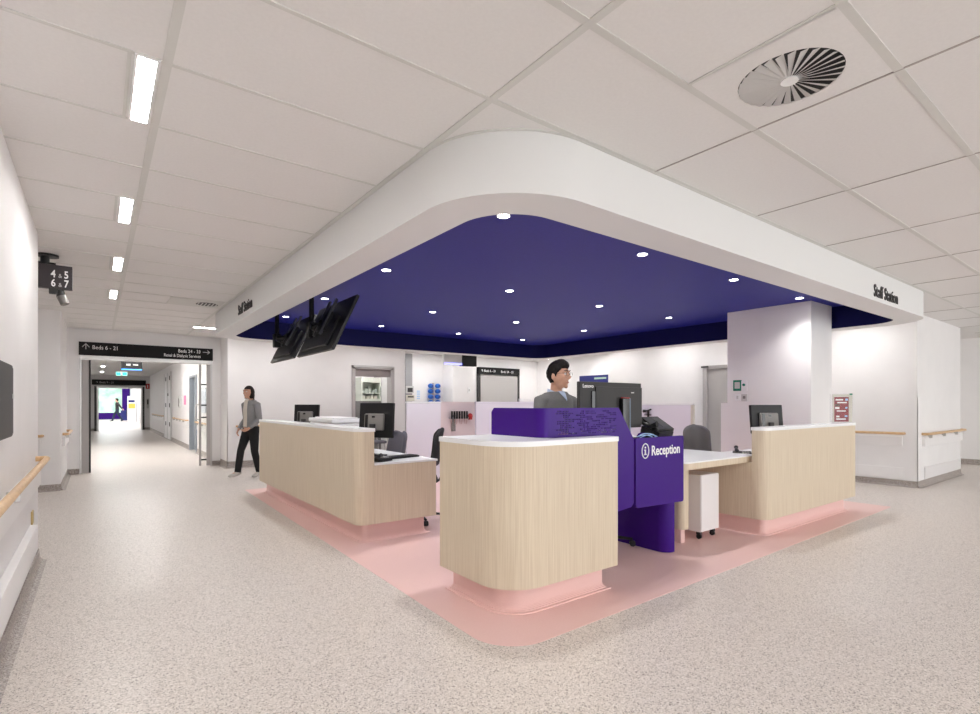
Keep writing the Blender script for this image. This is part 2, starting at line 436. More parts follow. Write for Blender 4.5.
for k, x in enumerate((3.2, 5.2)): strip('fill strip light added over the rear walkway behind the bulkhead', x, 10.7, .6, .066, 'added fill lights of the rear walkway')  # lamps added to brighten the back walls
for k, (x, y) in enumerate(((7.3, 12.1), (9.5, 12.1), (11.0, 12.1), (10.9, 10.2))): strip('unseen fill strip light added by the grey double doors at the rear', x, y, .9, .066, 'added fill lights by the rear doors')  # lamps added out of view to brighten the rear room
for k, y in enumerate((3.3, 5.0, 6.7, 8.4)): strip('fill strip light added over the walkway at the right wall', 9.6, y, .066, .62, 'added fill lights by the right wall')  # lamps added to brighten the right wall

# downlights
xs = (2.44, 4.12, 5.79, 7.49); ysd = (3.07, 5.06, 6.93, 8.74)
proto = None
colw = ['leftmost', 'second from left', 'third from left', 'rightmost']; roww = ['front row', 'second row', 'third row', 'back row']
rim = B(); n = 24
for a_, b_ in ((.041, .052),):
    t = bmesh.new(); R1 = []; R2 = []; R3 = []
    for k in range(n):
        cs, sn = math.cos(2 * PI * k / n), math.sin(2 * PI * k / n)
        R1.append(t.verts.new((a_ * cs, a_ * sn, -.004))); R2.append(t.verts.new((b_ * cs, b_ * sn, -.007))); R3.append(t.verts.new((b_ * cs, b_ * sn, .0)))
    for k in range(n):
        j = (k + 1) % n; t.faces.new((R1[k], R1[j], R2[j], R2[k])); t.faces.new((R2[k], R2[j], R3[j], R3[k]))
    merge(rim, t)
for j, y in enumerate(ysd):
    for i, x in enumerate(xs):
        lab = 'round downlight in the blue ceiling, %s in the %s' % (colw[i], roww[j])
        if proto is None:
            proto = thing('downlight', lab, 'ceiling light', (x, y, 2.738), 0, 'downlights in the blue ceiling')
            obj('rim', rim, WHITE, proto); b = B(); cyl(b, (0, 0, -.005), .042, .004, n=24); obj('lens', b, DLAMP, proto)
        else: dup(proto, (x, y, 2.738), 0, lab)
        l = bpy.data.lights.new('downlight_beam', 'SPOT'); l.energy = 25; l.spot_size = math.radians(124); l.spot_blend = 1.0; l.shadow_soft_size = .09; l.color = (1, .975, .955)
        o = bpy.data.objects.new('downlight_beam', l); COL.objects.link(o); o.location = (x, y, 2.72)

VANE = mat('vane_white', (.93, .92, .91), .9, spec=.1)
# ------------------------------------------------------------------ ceiling air diffusers
def swirl(label, x, y, r, group=None):
    t = thing('air_diffuser', label, 'ceiling air diffuser', (x, y, H), 0)
    b = B(); box(b, -.3, .3, -.3, .3, -.008, .0)
    # square plate with a round opening
    t2 = bmesh.new(); n = 40; out = []; inn = []
    for k in range(n):
        a = 2 * PI * k / n; c_, s_ = math.cos(a), math.sin(a); m_ = max(abs(c_), abs(s_)); out.append(t2.verts.new((.298 * c_ / m_, .298 * s_ / m_, -.0035))); inn.append(t2.verts.new((r * c_, r * s_, -.006)))
    for k in range(n): j = (k + 1) % n; t2.faces.new((out[k], out[j], inn[j], inn[k]))
    b.free(); b = B(); merge(b, t2); obj('plate', b, CEIL, t, sm=False)
    b = B(); cyl(b, (0, 0, -.0022), r, .002, n=40); obj('plenum', b, BLACK, t)
    N = 28
    for k in range(N):
        a = 2 * PI * k / N; q = B(); t3 = bmesh.new()
        # a tilted radial vane
        P = []
        for rr, w0 in ((.03, .0045), (r * .985, .0155)):
            for sx_, zz in ((-w0, -.0135), (w0, -.0035)): P.append(t3.verts.new((rr, sx_, zz)))
            
        t3.faces.new((P[0], P[1], P[3], P[2]))
        bmesh.ops.solidify(t3, geom=t3.faces[:], thickness=.0012)
        bmesh.ops.rotate(t3, cent=(0, 0, 0), matrix=Matrix.Rotation(a, 3, 'Z'), verts=t3.verts)
        merge(q, t3); obj('vane', q, VANE, t, sm=False)
    b = B(); cyl(b, (0, 0, -.017), .035, .008, n=24); obj('hub', b, WHITE, t)
    return t
swirl('large round swirl air diffuser in a ceiling tile at the upper right', 2.425, 1.035, .205)
t = thing('air_diffuser', 'pale grille panel with small round diffuser over the far left corridor', 'ceiling air diffuser', (1.1, 8.37, H))
obj('plate', bx(-.32, .33, -.29, .29, -.008, 0), TBAR, t, sm=False)
b = B(); cyl(b, (.15, 0, -.011), .14, .004, n=28); obj('plenum', b, BLACK, t)
for k in range(6):
    b = B(); box(b, .03 + k * .045, .045 + k * .045, -.11, .11, -.016, -.008); obj('vane', b, LGREY, t, sm=False)

# ------------------------------------------------------------------ counters
def offset(pts, d):
    return pts
def Lshape(x0, x1, y0, y1, tx, ty, r, rin=.03, re=.015):
    """L outline: front leg along x (depth ty), side leg along y (width tx), rounded outer corner at (x0, y0)"""
    return arc_poly([(x0, y0, r), (x1, y0, re), (x1, y0 + ty, re), (x0 + tx, y0 + ty, rin), (x0 + tx, y1, re), (x0, y1, re)], 12)
COVE = [(.045 * (1 - math.sqrt(1 - (1 - k / 6) ** 2)), .002 + .045 * k / 6, .002 + .045 * (k + 1) / 6) for k in range(6)] + [(0, .047, .18)]
# centre counter
t = thing('reception_counter', 'pale wood corner block counter with white top in the front centre', 'counter', (1.93, 2.40, 0))
def loc(pts): return [(x - 1.93, y - 2.40) for x, y in pts]
obj('body', prism(B(), loc(Lshape(1.93, 2.95, 2.40, 3.16, .50, .15, .27)), .18, 1.057), WOOD, t)
obj('counter_top', prism(B(), loc(Lshape(1.925, 2.955, 2.395, 3.165, .52, .165, .275)), 1.057, 1.09, bev=.004), WHITE, t)
b = B(); 
for o1, z0, z1 in COVE: prism(b, loc(Lshape(2.03 - o1, 2.90 + o1, 2.5 - o1, 3.14 + o1, .36 + o1, .05 + o1, .2 + o1)), z0, z1)

obj('toe_kick', b, PINK, t)
# long staff counter at the left
t = thing('staff_counter', 'long pale wood counter at the left, with lower white desk behind', 'counter', (1.93, 4.61, 0))
def loc(pts): return [(x - 1.93, y - 4.61) for x, y in pts]
hw = arc_poly([(1.93, 4.61, .11), (2.10, 4.61, .005), (2.10, 8.30, .01), (1.93, 8.30, .03)], 12)
obj('body', prism(B(), loc(hw), .18, 1.057), WOOD, t)
obj('counter_top', prism(B(), loc(arc_poly([(1.925, 4.605, .115), (2.108, 4.605, .005), (2.108, 8.305, .01), (1.925, 8.305, .03)], 12)), 1.057, 1.09, bev=.004), WHITE, t)
for y in (4.61, 8.26): obj('end_panel', bx(.17, .85, y - 4.61, y - 4.57, .18, .735), WOOD, t, sm=False)
obj('desk_top', bx(.172, .87, -.002, 3.692, .735, .757, bev=.004), WHITE, t)
b = B()
for (o1, z0, z1) in COVE:
    prism(b, loc(Lshape(2.03 - o1, 2.70 + o1, 4.71 - o1, 8.28, .06 + o1, .06 + o1, .05 + o1)), z0, z1)
    box(b, .12, .77 + o1, 3.5, 3.56, z0, z1)
obj('toe_kick', b, PINK, t)
# right counter with a desk wing
t = thing('staff_counter', 'pale wood counter at the right in front of the white column, with low desk wing', 'counter', (5.2, 2.43, 0))
def loc(pts): return [(x - 5.2, y - 2.43) for x, y in pts]
obj('body', prism(B(), loc(arc_poly([(5.2, 2.43, .11), (7.52, 2.43, .03), (7.52, 2.575, .01), (5.2, 2.575, .005)], 12)), .18, 1.057), WOOD, t)
obj('counter_top', prism(B(), loc(arc_poly([(5.195, 2.425, .115), (7.525, 2.425, .03), (7.525, 2.583, .01), (5.195, 2.583, .005)], 12)), 1.057, 1.09, bev=.004), WHITE, t)
obj('end_panel', bx(0, .04, .145, 1.1, .18, .735), WOOD, t, sm=False); obj('end_panel', bx(2.26, 2.30, .145, .8, .18, .735), WOOD, t, sm=False)
wing = arc_poly([(4.10, 2.62, .10), (5.38, 2.62, .01), (5.38, 3.70, .02), (4.10, 3.70, .05)], 8)
o = obj('desk_wing', prism(B(), loc(wing), .735, .79), WOOD, t)
obj('wing_surface', prism(B(), loc(arc_poly([(4.102, 2.622, .10), (5.38, 2.622, .01), (5.38, 3.698, .02), (4.102, 3.698, .05)], 8)), .79, .802), WHITE, o)
obj('desk_top', bx(.60, 2.30, .147, .82, .735, .757, bev=.003), WHITE, t)
b = B(); prism(b, [(x, y) for x, y in loc(arc_poly([(4.36, 2.80, .06), (4.50, 2.80, .06), (4.50, 3.62, .02), (4.36, 3.62, .02)], 8))], .14, .735)
lg = obj('leg', b, WOOD, t)
obj('leg_base', bx(-.79, -.73, .42, 1.15, 0.002, .14), PINK, lg)
b = B()
for (o1, z0, z1) in COVE:
    prism(b, loc(Lshape(5.36 - o1, 7.42, 2.53 - o1, 3.5, .06 + o1, .06 + o1, .05 + o1)), z0, z1)
obj('toe_kick', b, PINK, t)

# ------------------------------------------------------------------ purple reception workstation
t = thing('reception_workstation', 'glossy purple workstation lettered Reception between the wooden counters', 'reception desk', (2.38, 2.58, 0))
X0, Y0 = 2.38, 2.58
def plate_y(bm, poly, y, th):       # polygon in x-z, thickness along y
    M = Matrix(((1, 0, 0, 0), (0, 0, 1, y), (0, 1, 0, 0), (0, 0, 0, 1)))
    return prism(bm, poly, 0, th, M)
# return screen with rounded vertical corner
b = B(); pl = []
r_ = .06
outer = [(0, .55)] + [(r_ - r_ * math.cos(a), r_ - r_ * math.sin(a)) for a in [PI / 2 * k / 10 for k in range(11)]]
q = bmesh.new(); cols = []
for x, y in outer:
    cols.append([q.verts.new((x, y, z)) for z in (1.092, 1.262, 1.292)])
cols[0][2].co.y -= .03
for A, C in zip(cols, cols[1:]):
    for k in range(2): q.faces.new((A[k], C[k], C[k + 1], A[k + 1]))
bmesh.ops.recalc_face_normals(q, faces=q.faces)
bmesh.ops.solidify(q, geom=q.faces[:], thickness=-.008)
merge(b, q); obj('return_screen', b, PURPLE, t)
# perforated front screen
hx0, hz0, pit, hole = .11, 1.105, .0142, .0084
nc, nr = 46, 12
rnd = random.Random(3); keep = set()
for r in range(nr):
    c_ = rnd.randint(0, 7)
    while c_ < nc:
        L_ = rnd.randint(4, 13)
        for k in range(L_):
            if c_ + k < nc and rnd.random() < .9: keep.add((r, c_ + k))
        c_ += L_ + rnd.randint(3, 9)
q = bmesh.new(); th = .006
def quad(a, b_, c_, d): q.faces.new([q.verts.new((p[0], 0, p[1])) for p in (a, b_, c_, d)])
for r in range(nr):
    for c_ in range(nc):
        x, z = hx0 + c_ * pit, hz0 + r * pit; x1, z1 = x + pit, z + pit
        if (r, c_) in keep:
            m_ = (pit - hole) / 2; a, b_, d, e = x + m_, x1 - m_, z + m_, z1 - m_
            quad((x, z), (x1, z), (b_, d), (a, d)); quad((x1, z), (x1, z1), (b_, e), (b_, d)); quad((x1, z1), (x, z1), (a, e), (b_, e)); quad((x, z1), (x, z), (a, d), (a, e))
        else: quad((x, z), (x1, z), (x1, z1), (x, z1))
hx1, hz1 = hx0 + nc * pit, hz0 + nr * pit
bmesh.ops.remove_doubles(q, verts=q.verts, dist=1e-5)
r2 = bmesh.ops.extrude_face_region(q, geom=q.faces[:])
for v in r2['geom']:
    if isinstance(v, bmesh.types.BMVert): v.co.y += th
b = B(); merge(b, q)
plate_y(b, [(.06, 1.03), (hx0, 1.03), (hx0, 1.292), (.06, 1.292)], 0, th)
plate_y(b, [(hx0, 1.03), (hx1, 1.03), (hx1, hz0), (hx0, hz0)], 0, th)
plate_y(b, [(hx0, hz1), (hx1, hz1), (hx1, 1.292), (hx0, 1.292)], 0, th)
plate_y(b, [(hx1, 1.292), (hx1, .50), (.945, .518), (.975, .545), (.975, 1.045), (.80, 1.282), (.785, 1.292)], 0, th)
plate_y(b, [(.06, 1.03), (.06, .47), (hx1, .50), (hx1, 1.03)], 0, th)
obj('front_screen', b, PURPLE, t)
b = B(); plate_y(b, arc_poly([(.995, .50, .03), (1.645, .485, .02), (1.645, 1.05, .02), (.995, 1.05, .02)], 6), -.004, .02)
fp = obj('name_panel', b, PURPLE, t)
lettering('lettering', 'Reception', .112, (1.192, -.0045, .905), FRONT_Y, TXTW, fp, ext=.001, bold=.002, sx=.87)
# circled i emblem
b = B(); loft(b, [(1.112 + .043 * math.cos(2 * PI * k / 36), -.0065, .945 + .058 * math.sin(2 * PI * k / 36)) for k in range(37)], .0045, 8, cap=False)
box(b, 1.105, 1.119, -.0075, -.0045, .915, .957); box(b, 1.098, 1.112, -.0075, -.0045, .948, .957); box(b, 1.097, 1.127, -.0075, -.0045, .913, .922); box(b, 1.105, 1.119, -.0075, -.0045, .965, .979)
obj('emblem', b, TXTW, fp, sm=False)
# desk surface
obj('desk_top', prism(B(), arc_poly([(.03, .03, .02), (1.64, .03, .02), (1.64, .53, .06), (.03, .53, .04)], 6), .995, 1.022), WHITE, t)
# curved pedestal legs (C-shaped sheets)
def sheet(pts, z0, z1, th=.02):
    q = bmesh.new(); c_ = [[q.verts.new((x, y, z)) for z in (z0, z1)] for x, y in pts]
    for A, C in zip(c_, c_[1:]): q.faces.new((A[0], C[0], C[1], A[1]))
    bmesh.ops.recalc_face_normals(q, faces=q.faces); bmesh.ops.solidify(q, geom=q.faces[:], thickness=th)
    b = B(); merge(b, q); return b
pts = [(1.635, .70)] + [(1.635 + .08 - .08 * math.cos(a), .24 - .08 * math.sin(a)) for a in [PI / 2 * k / 10 for k in range(11)]] + [(1.73, .16)]
obj('pedestal', sheet(pts, .003, .72), PURPLE, t)
pts = [(.2, .5), (.2, .25), (.5, .25)]
obj('pedestal', sheet(pts, .003, .995), PURPLE, t)
# rounded upright behind the name panel
b = B(); plate_y(b, arc_poly([(1.25, .98, .01), (1.6, .98, .01), (1.6, 1.075, .04), (1.25, 1.075, .05)], 8), .18, .008)
obj('cable_guard', b, PURPLE, t)

# ------------------------------------------------------------------ monitors
def stand_monitor(label, x, y, z, face_deg, w=.40, h=.335, tilt=6):
    """local front (screen) is -y; rotation turns it"""
    t = thing('computer_monitor', label, 'monitor', (x, y, z), math.radians(face_deg))
    R = Matrix.Translation((0, 0, .385)) @ Matrix.Rotation(math.radians(tilt), 4, 'X') @ Matrix.Translation((0, 0, -.36))
    obj('housing', box(B(), -w / 2, w / 2, -.02, .018, .36 - h / 2, .36 + h / 2, bev=.008, M=R), BLACK, t)
    obj('screen', box(B(), -w / 2 + .015, w / 2 - .015, -.022, -.019, .36 - h / 2 + .015, .36 + h / 2 - .015, M=R), BLACKG, t)
    bk = obj('back_box', box(B(), -.13, .13, .018, .055, .25, .43, bev=.012, M=R), GREYP, t)
    obj('badge', box(B(), -.02, .02, .055, .0565, .385, .405, M=R), BLACKG, bk)
    obj('vent_slot', box(B(), .075, .115, .055, .0565, .262, .42, M=R), BLACKG, bk)
    b = B(); loft(b, [(0, .085, .02), (0, .085, .3)], [(.03, .014), (.024, .012)], 12, ref=(1, 0, 0)); box(b, -.03, .03, .05, .09, .29, .35, bev=.008); obj('neck', b, CHAR, t)
    b = B(); prism(b, arc_poly([(-.12, -.06, .04), (.12, -.06, .04), (.12, .14, .04), (-.12, .14, .04)], 6), 0, .014); obj('foot', b, CHAR, t)
    return t
ZL = .757
# reception all-in-one with lettering
t = thing('desktop_computer', 'large dark grey all-in-one computer seen from behind on the purple reception desk', 'computer', (3.325, 2.77, 1.022))
w2 = .375
R = Matrix.Identity(4)
obj('housing', bx(-w2, w2, .0, .035, .10, .472, bev=.004), CHAR, t)
obj('screen', bx(-w2 + .012, w2 - .012, .034, .038, .115, .46), BLACKG, t)
obj('back_ridge', bx(-w2 + .17, w2 - .004, -.012, .002, .115, .435, bev=.004), CHAR, t)
obj('cable_slot', bx(-w2 + .125, -w2 + .165, -.010, .001, .11, .40, bev=.003), BLACKG, t)
st = obj('stand_neck', bx(.07, .155, -.055, -.012, .05, .345, bev=.006), BLACKG, t)
obj('red_trim', bx(.07, .155, -.056, -.03, .345, .350), RED, st)
obj('side_trim', bx(.156, .172, -.05, -.012, .05, .345), mat('blue_grey_metal', (.12, .17, .24), .35), st)
obj('foot', prism(B(), arc_poly([(-.06, -.14, .03), (.28, -.14, .03), (.28, .06, .03), (-.06, .06, .03)], 6), 0, .012), CHAR, t)
b = B(); box(b, .10, .14, -.05, -.02, .005, .07); obj('stand_post', b, BLACK, t)
lettering('lettering', 'Lenovo', .041, (-w2 + .028, -.0012, .425), FRONT_Y, TXTW, t, ext=.0006, bold=.0006, sx=1.0)
obj('badge', bx(.225, .262, -.0135, -.012, .388, .396), LGREY, t, sm=False)
stand_monitor('black monitor seen from behind at the near end of the left staff counter', 2.44, 5.30, ZL + .0, 116, .46, .38, 4)
stand_monitor('small dark monitor at the far end of the left staff counter', 2.42, 7.62, ZL, 124, .42, .34, 4)
stand_monitor('black monitor seen from behind at the right staff counter before the column', 6.31, 2.95, ZL, 160, .46, .335, 5)

def keyboard(label, x, y, z, rz):
    t = thing('keyboard', label, 'keyboard', (x, y, z), rz)
    obj('case', bx(-.22, .22, -.075, .075, 0.001, .018, bev=.004), BLACK, t)
    b = B()
    for r in range(5):
        for c_ in range(15): box(b, -.208 + c_ * .0278, -.208 + c_ * .0278 + .023, -.066 + r * .027, -.066 + r * .027 + .022, .017, .023)
    obj('keys', b, CHAR, t, sm=False)
    return t
keyboard('black keyboard lying on the low white desk of the left counter', 2.52, 4.93, ZL, math.radians(12))
def phone(label, x, y, z, rz):
    t = thing('desk_phone', label, 'telephone', (x, y, z), rz)
    b = B(); plate = [(-.09, .003), (.09, .003), (.09, .05), (-.09, .03)]
    M = Matrix(((0, 0, 1, -.09), (1, 0, 0, 0), (0, 1, 0, 0), (0, 0, 0, 1))); prism(b, plate, 0, .18, M); obj('base', b, BLACK, t)
    b = B(); loft(b, curve_pts([(-.055, -.085, .07), (-.055, -.05, .058), (-.055, .04, .075), (-.055, .085, .092)], 12), [(.022, .02)] * 2 + [(.016, .012)] * 9 + [(.022, .02)] * 2, 10); obj('handset', b, CHAR, t)
    b = B()
    for r in range(4):
        for c_ in range(3): box(b, .0 + c_ * .025, .018 + c_ * .025, -.06 + r * .022, -.045 + r * .022, .034 + r * .0025, .041 + r * .0025)
    obj('keypad', b, LGREY, t, sm=False); return t
phone('black desk phone on the left low desk beside the keyboard', 2.22, 4.76, ZL, math.radians(20))
phone('black desk phone on the right low desk by the monitor', 5.55, 2.85, .757, math.radians(-60))
t = tag(obj('paper_sheets', bx(2.24, 2.45, 5.0, 5.25, ZL + .001, ZL + .008), PAPER), 'small stack of white paper on the left low desk', 'paper')
# white printer behind the left counter
t = thing('printer', 'white office printer behind the long left counter, only its top showing', 'printer', (2.45, 6.55, ZL))
obj('body', bx(-.2, .2, -.42, .42, .001, .33, bev=.015), WLAM, t)
obj('lid', bx(-.21, .21, -.43, .43, .332, .385, bev=.012), WHITE, t)
obj('tray', bx(-.15, .15, -.35, .35, .385, .395, bev=.004), PAPER, t)
# tilted-screen card terminal / phone at reception
t = thing('desk_phone', 'black desk phone with tilted display at the right end of the reception desk', 'telephone', (3.87, 2.74, 1.022), math.radians(5)); t.scale = (.9, .9, 1.3)
M = Matrix(((0, 0, 1, -.15), (1, 0, 0, 0), (0, 1, 0, 0), (0, 0, 0, 1)))
b = B(); prism(b, [(-.10, .003), (.09, .003), (.07, .085), (-.12, .045)], 0, .26, M); obj('base', b, BLACK, t)
Rr = Matrix.Translation((.02, 0, .085)) @ Matrix.Rotation(math.radians(24), 4, 'X')
o = obj('display_arm', box(B(), -.16, .14, -.10, .10, .0, .022, bev=.005, M=Rr), BLACK, t)
obj('display', box(B(), -.02, .12, -.07, .07, .022, .024, M=Rr), CHAR, o)
b = B(); loft(b, [(-.14, -.09, .10), (-.14, -.03, .085), (-.14, .05, .10), (-.14, .1, .14)], [(.025, .022), (.018, .014), (.018, .014), (.025, .022)], 10); obj('handset', b, BLACK, t)
b = B()
for k, (dx, dz) in enumerate(((0, 0), (.03, .012), (.07, .0))):
    loft(b, curve_pts([(3.42 + dx, 2.66, 1.03), (3.50 + dx, 2.645, 1.058 + dz), (3.58 + dx, 2.64, 1.066 + dz), (3.66 + dx, 2.64, 1.052 + dz), (3.71 + dx, 2.645, 1.03)], 20), .004, 6)
tag(obj('cable', b, SKYB), 'pale blue cables looping above the Reception panel', 'cable')
b = B(); loft(b, curve_pts([(3.33, 2.615, 1.03), (3.38, 2.61, 1.045), (3.43, 2.615, 1.05), (3.5, 2.62, 1.03)], 16), .008, 6)
tag(obj('cable', b, BLACK), 'black cable at the notch between the two purple panels', 'cable')

# mobile pedestal under the wing
t = thing('mobile_pedestal', 'white pedestal cabinet on black castors under the right desk wing', 'cabinet', (4.66, 2.80, 0))
obj('body', bx(0, .32, 0, .52, .075, .63, bev=.006), WLAM, t)
obj('front_panel', bx(.004, .316, -.008, .0, .08, .625, bev=.002), WLAM, t)
def castor(x, y, par):
    b = B(); cyl(b, (x - .012, y, .026), .0245, .024, 'x', 14); box(b, x - .018, x + .018, y - .02, y + .02, .045, .075); return obj('castor', b, BLACK, par)
for x in (.04, .28):
    for y in (.04, .48): castor(x, y, t)

# ------------------------------------------------------------------ task chairs
def chair(label, x, y, rz, fab, seat_h=.48, lean=14, back_h=.52):
    """local front is -y"""
    t = thing('task_chair', label, 'chair', (x, y, 0), rz)
    b = B(); ball(b, (0, 0, .09), .04, 2)
    obj('base_hub', b, BLACK, t)
    for k in range(5):
        a = 2 * PI * k / 5 + .3; q = B(); e = Vector((math.cos(a), math.sin(a), 0))
        loft(q, [e * .02 + Vector((0, 0, .095)), e * .29 + Vector((0, 0, .068))], [(.024, .018), (.015, .012)], 8); lg_ = obj('base_leg', q, BLACK, t)
        q = B(); s_ = Vector((-e.y, e.x, 0)); p = e * .29
        loft(q, [p + s_ * -.022 + Vector((0, 0, .029)), p + s_ * .022 + Vector((0, 0, .029))], .028, 12); obj('castor', q, BLACK, lg_)
    b = B(); cyl(b, (0, 0, .1), .026, seat_h - .16, n=14); obj('gas_post', b, BLACK, t)
    b = B(); box(b, -.24, .24, -.24, .22, seat_h - .05, seat_h + .03, bev=.035, seg=4); obj('seat', b, fab, t)
    # curved backrest: grid bent round the sitter
    q = bmesh.new(); nx, nz = 10, 10; G = []
    for j in range(nz + 1):
        v = j / nz; z = seat_h + .12 + v * back_h; wv = .22 * (1 - .10 * v) * (1 - .55 * max(0, (v - .8) / .2) ** 2.5) * (1 - .2 * max(0, (.25 - v) / .25) ** 2)
        row = []
        for i in range(nx + 1):
            u = (i / nx - .5) * 2; yy = .21 + math.sin(math.radians(lean)) * v * back_h - .07 * u * u + .03 * math.cos(v * PI)
            row.append(q.verts.new((u * wv, yy, z)))
        G.append(row)
    for j in range(nz):
        for i in range(nx): q.faces.new((G[j][i], G[j][i + 1], G[j + 1][i + 1], G[j + 1][i]))
    bmesh.ops.recalc_face_normals(q, faces=q.faces)
    r1 = bmesh.ops.solidify(q, geom=q.faces[:], thickness=.05)
    b = B(); merge(b, q); bo = obj('backrest', b, fab, t)
    m = bo.modifiers.new('round', 'SUBSURF'); m.levels = 1; m.render_levels = 1
    b = B(); loft(b, curve_pts([(0, .05, seat_h - .07), (0, .22, seat_h - .06), (0, .285, seat_h + .05), (0, .30 + .02 * lean / 14, seat_h + .3)], 12), [(.03, .012)] * 13, 10, ref=(1, 0, 0)); obj('back_bar', b, BLACK, t)
    return t
chair('black task chair standing just left of the front centre counter', 2.89, 5.20, math.radians(-118), FABK, .50, 18, .43)
chair('slate grey task chair behind the near end of the left counter', 2.87, 6.17, math.radians(-88), FABD, .47, 26, .36)
chair('grey task chair behind the right desk wing', 6.03, 3.55, math.radians(-25), FABG, .48, 14, .46)
# drafting chair at the reception desk, mostly hidden
chair('black drafting chair behind the purple desk, one castor showing', 3.76, 3.27, math.radians(10), FABK, .66, 10, .3)

# ------------------------------------------------------------------ screens in the middle of the station
t = thing('partition_screen', 'chest-high white screen with painted blue reflection standing left of the cup rail', 'partition', (4.03, 7.6, 0), 0, 'chest-high screens in the middle')
obj('panel', bx(0, .65, 0, .05, .0, 1.33, bev=.006), BLUEREF, t); obj('cap', bx(-.005, .655, -.004, .054, 1.33, 1.362, bev=.004), WHITE, t)
t = thing('partition_screen', 'recessed screen, pinkish lit tone in its colour, with a rail of black-handled tools', 'partition', (4.69, 8.0, 0), 0, 'chest-high screens in the middle')
obj('panel', bx(0, 1.02, 0, .05, 0, 1.33, bev=.004), PINKLIT, t); obj('cap', bx(0, 1.02, -.003, .053, 1.33, 1.362, bev=.004), PINKLIT, t)
obj('side_panel', bx(.0, .05, -.38, 0.0, 0, 1.33), PINKLIT, t)
t = thing('partition_screen', 'wide white screen with painted blue reflection behind the purple desk and the man', 'partition', (5.42, 7.6, 0), 0, 'chest-high screens in the middle')
obj('panel', bx(0, 3.0, 0, .05, 0, 1.325, bev=.006), BLUEREF, t); obj('cap', bx(-.005, 3.005, -.004, .054, 1.325, 1.362, bev=.004), BLUEREF, t)
t = thing('partition_screen', 'white screen with painted blue reflection at the right wall behind the reception computer', 'partition', (8.3, 5.13, 0), 0, 'chest-high screens in the middle')
obj('panel', bx(0, .05, .04, 2.2, 0, 1.30, bev=.004), BLUEREF, t); obj('cap', bx(-.004, .054, .0, 2.2, 1.30, 1.325, bev=.004), WHITE, t); obj('end_post', bx(-.006, .056, 0, .04, 0, 1.30), BEIGE, t)
# rail of black-handled tubes on the recessed screen
t = thing('tool_rail', 'rail holding a row of seven black-handled tools on the recessed screen', 'tool rail', (5.10, 7.99, 1.06))
obj('bar', bx(-.01, .40, -.03, .008, -.01, .02), LGREY, t)
for k in range(7):
    x = .01 + k * .055
    b = B(); box(b, x, x + .032, -.055, -.031, -.01, .13, bev=.006); h_ = obj('handle', b, BLACK, t)
    q = B(); loft(q, [(x + .016, -.043, -.01), (x + .004 + .024 * (k % 2), -.043, -.11)], [.006, .003], 6); obj('blade', q, mat('copper_steel', (.5, .3, .26), .3, metal=.6) if k == 0 else bpy.data.materials['copper_steel'], h_)
t = thing('dispenser', 'clear grey upright tube dispenser at the left of the tool rail', 'dispenser', (5.18, 7.995, .82))
obj('tube', bx(-.045, .045, -.04, .0, 0, .40, bev=.01), ACRYL, t); obj('filling', bx(-.035, .035, -.03, -.005, .005, .30), GREYP, t)
b = B(); ball(b, (5.54, 7.96, 1.10), .05, 3, (1, .6, 1)); box(b, 5.52, 5.57, 7.94, 7.997, 1.03, 1.08)
tag(obj('tape_dispenser', b, RED), 'red tape dispenser hanging at the right end of the tool rail', 'dispenser')
# tray on the wide screen
t = thing('wire_tray', 'small white wire tray standing on the wide pale screen', 'tray', (6.55, 7.6, 1.362))
b = B()
for z in (.004, .05): loft(b, [(0, 0, z), (.75, 0, z)], .004, 6); loft(b, [(0, .05, z), (.75, .05, z)], .004, 6)
for k in range(11): loft(b, [(k * .075, 0, .004), (k * .075, 0, .05)], .003, 6); loft(b, [(k * .075, 0, .004), (k * .075, .05, .004)], .003, 6)
obj('wires', b, WHITE, t); obj('end_plate', bx(-.1, -.005, 0, .05, 0.001, .06), WHITE, t)
t = thing('wall_phone', 'small black stapler-like wall phone on the pale screen at the right', 'telephone', (8.3, 6.05, 1.11))
obj('cradle', bx(-.03, -.005, -.07, .07, -.005, .015), BLACK, t); b = B(); loft(b, [(-.03, -.08, .11), (-.03, 0, .085), (-.03, .09, .075)], [(.018, .014), (.012, .01), (.03, .03)], 8); obj('handset', b, BLACK, t); obj('bracket', bx(-.012, 0.0, -.02, .02, -.03, .10), CHAR, t)

# ------------------------------------------------------------------ back wall details
# door opening to the store room
d = struct('door_1', (lambda b: (box(b, 4.78, 4.86, 11.72, 11.97, 0, 2.24), box(b, 5.79, 5.87, 11.72, 11.97, 0, 2.24), box(b, 4.78, 5.87, 11.72, 11.97, 2.16, 2.24), b)[-1])(B()), DOORG, sm=False)
obj('transom', bx(4.86, 5.79, 11.80, 11.84, 1.98, 2.16), mat('taupe_panel', (.26, .225, .22), .6), d)
obj('door_stop', bx(4.80, 5.85, 11.69, 11.72, 2.2, 2.235), STEEL, d)
t = thing('supply_cabinet', 'tall supply cabinet with lit upper shelf inside the store room doorway', 'cabinet', (5.6, 13.1, 0))
obj('lower_door', bx(0, .56, 0, .48, 0, 1.40, bev=.005), CABG, t)
b = B(); box(b, 0, .03, 0, .48, 1.40, 2.03); box(b, .53, .56, 0, .48, 1.40, 2.03); box(b, .03, .53, 0, .48, 1.40, 1.46); box(b, .03, .53, 0, .48, 1.90, 2.03); box(b, .03, .53, .44, .48, 1.46, 1.90)
obj('upper_frame', b, CABW, t, sm=False); obj('shelf', bx(.03, .53, .03, .44, 1.60, 1.615), CABW, t)
b = B()
for k in range(5): box(b, .05 + k * .09, .11 + k * .09, .06, .2, 1.616, 1.68 + .05 * (k % 3))
obj('supplies', b, mat('mixed_boxes', (.45, .5, .45), .5), t, sm=False)
b = B()
for k in range(4): box(b, .06 + k * .11, .14 + k * .11, .06, .2, 1.461, 1.55)
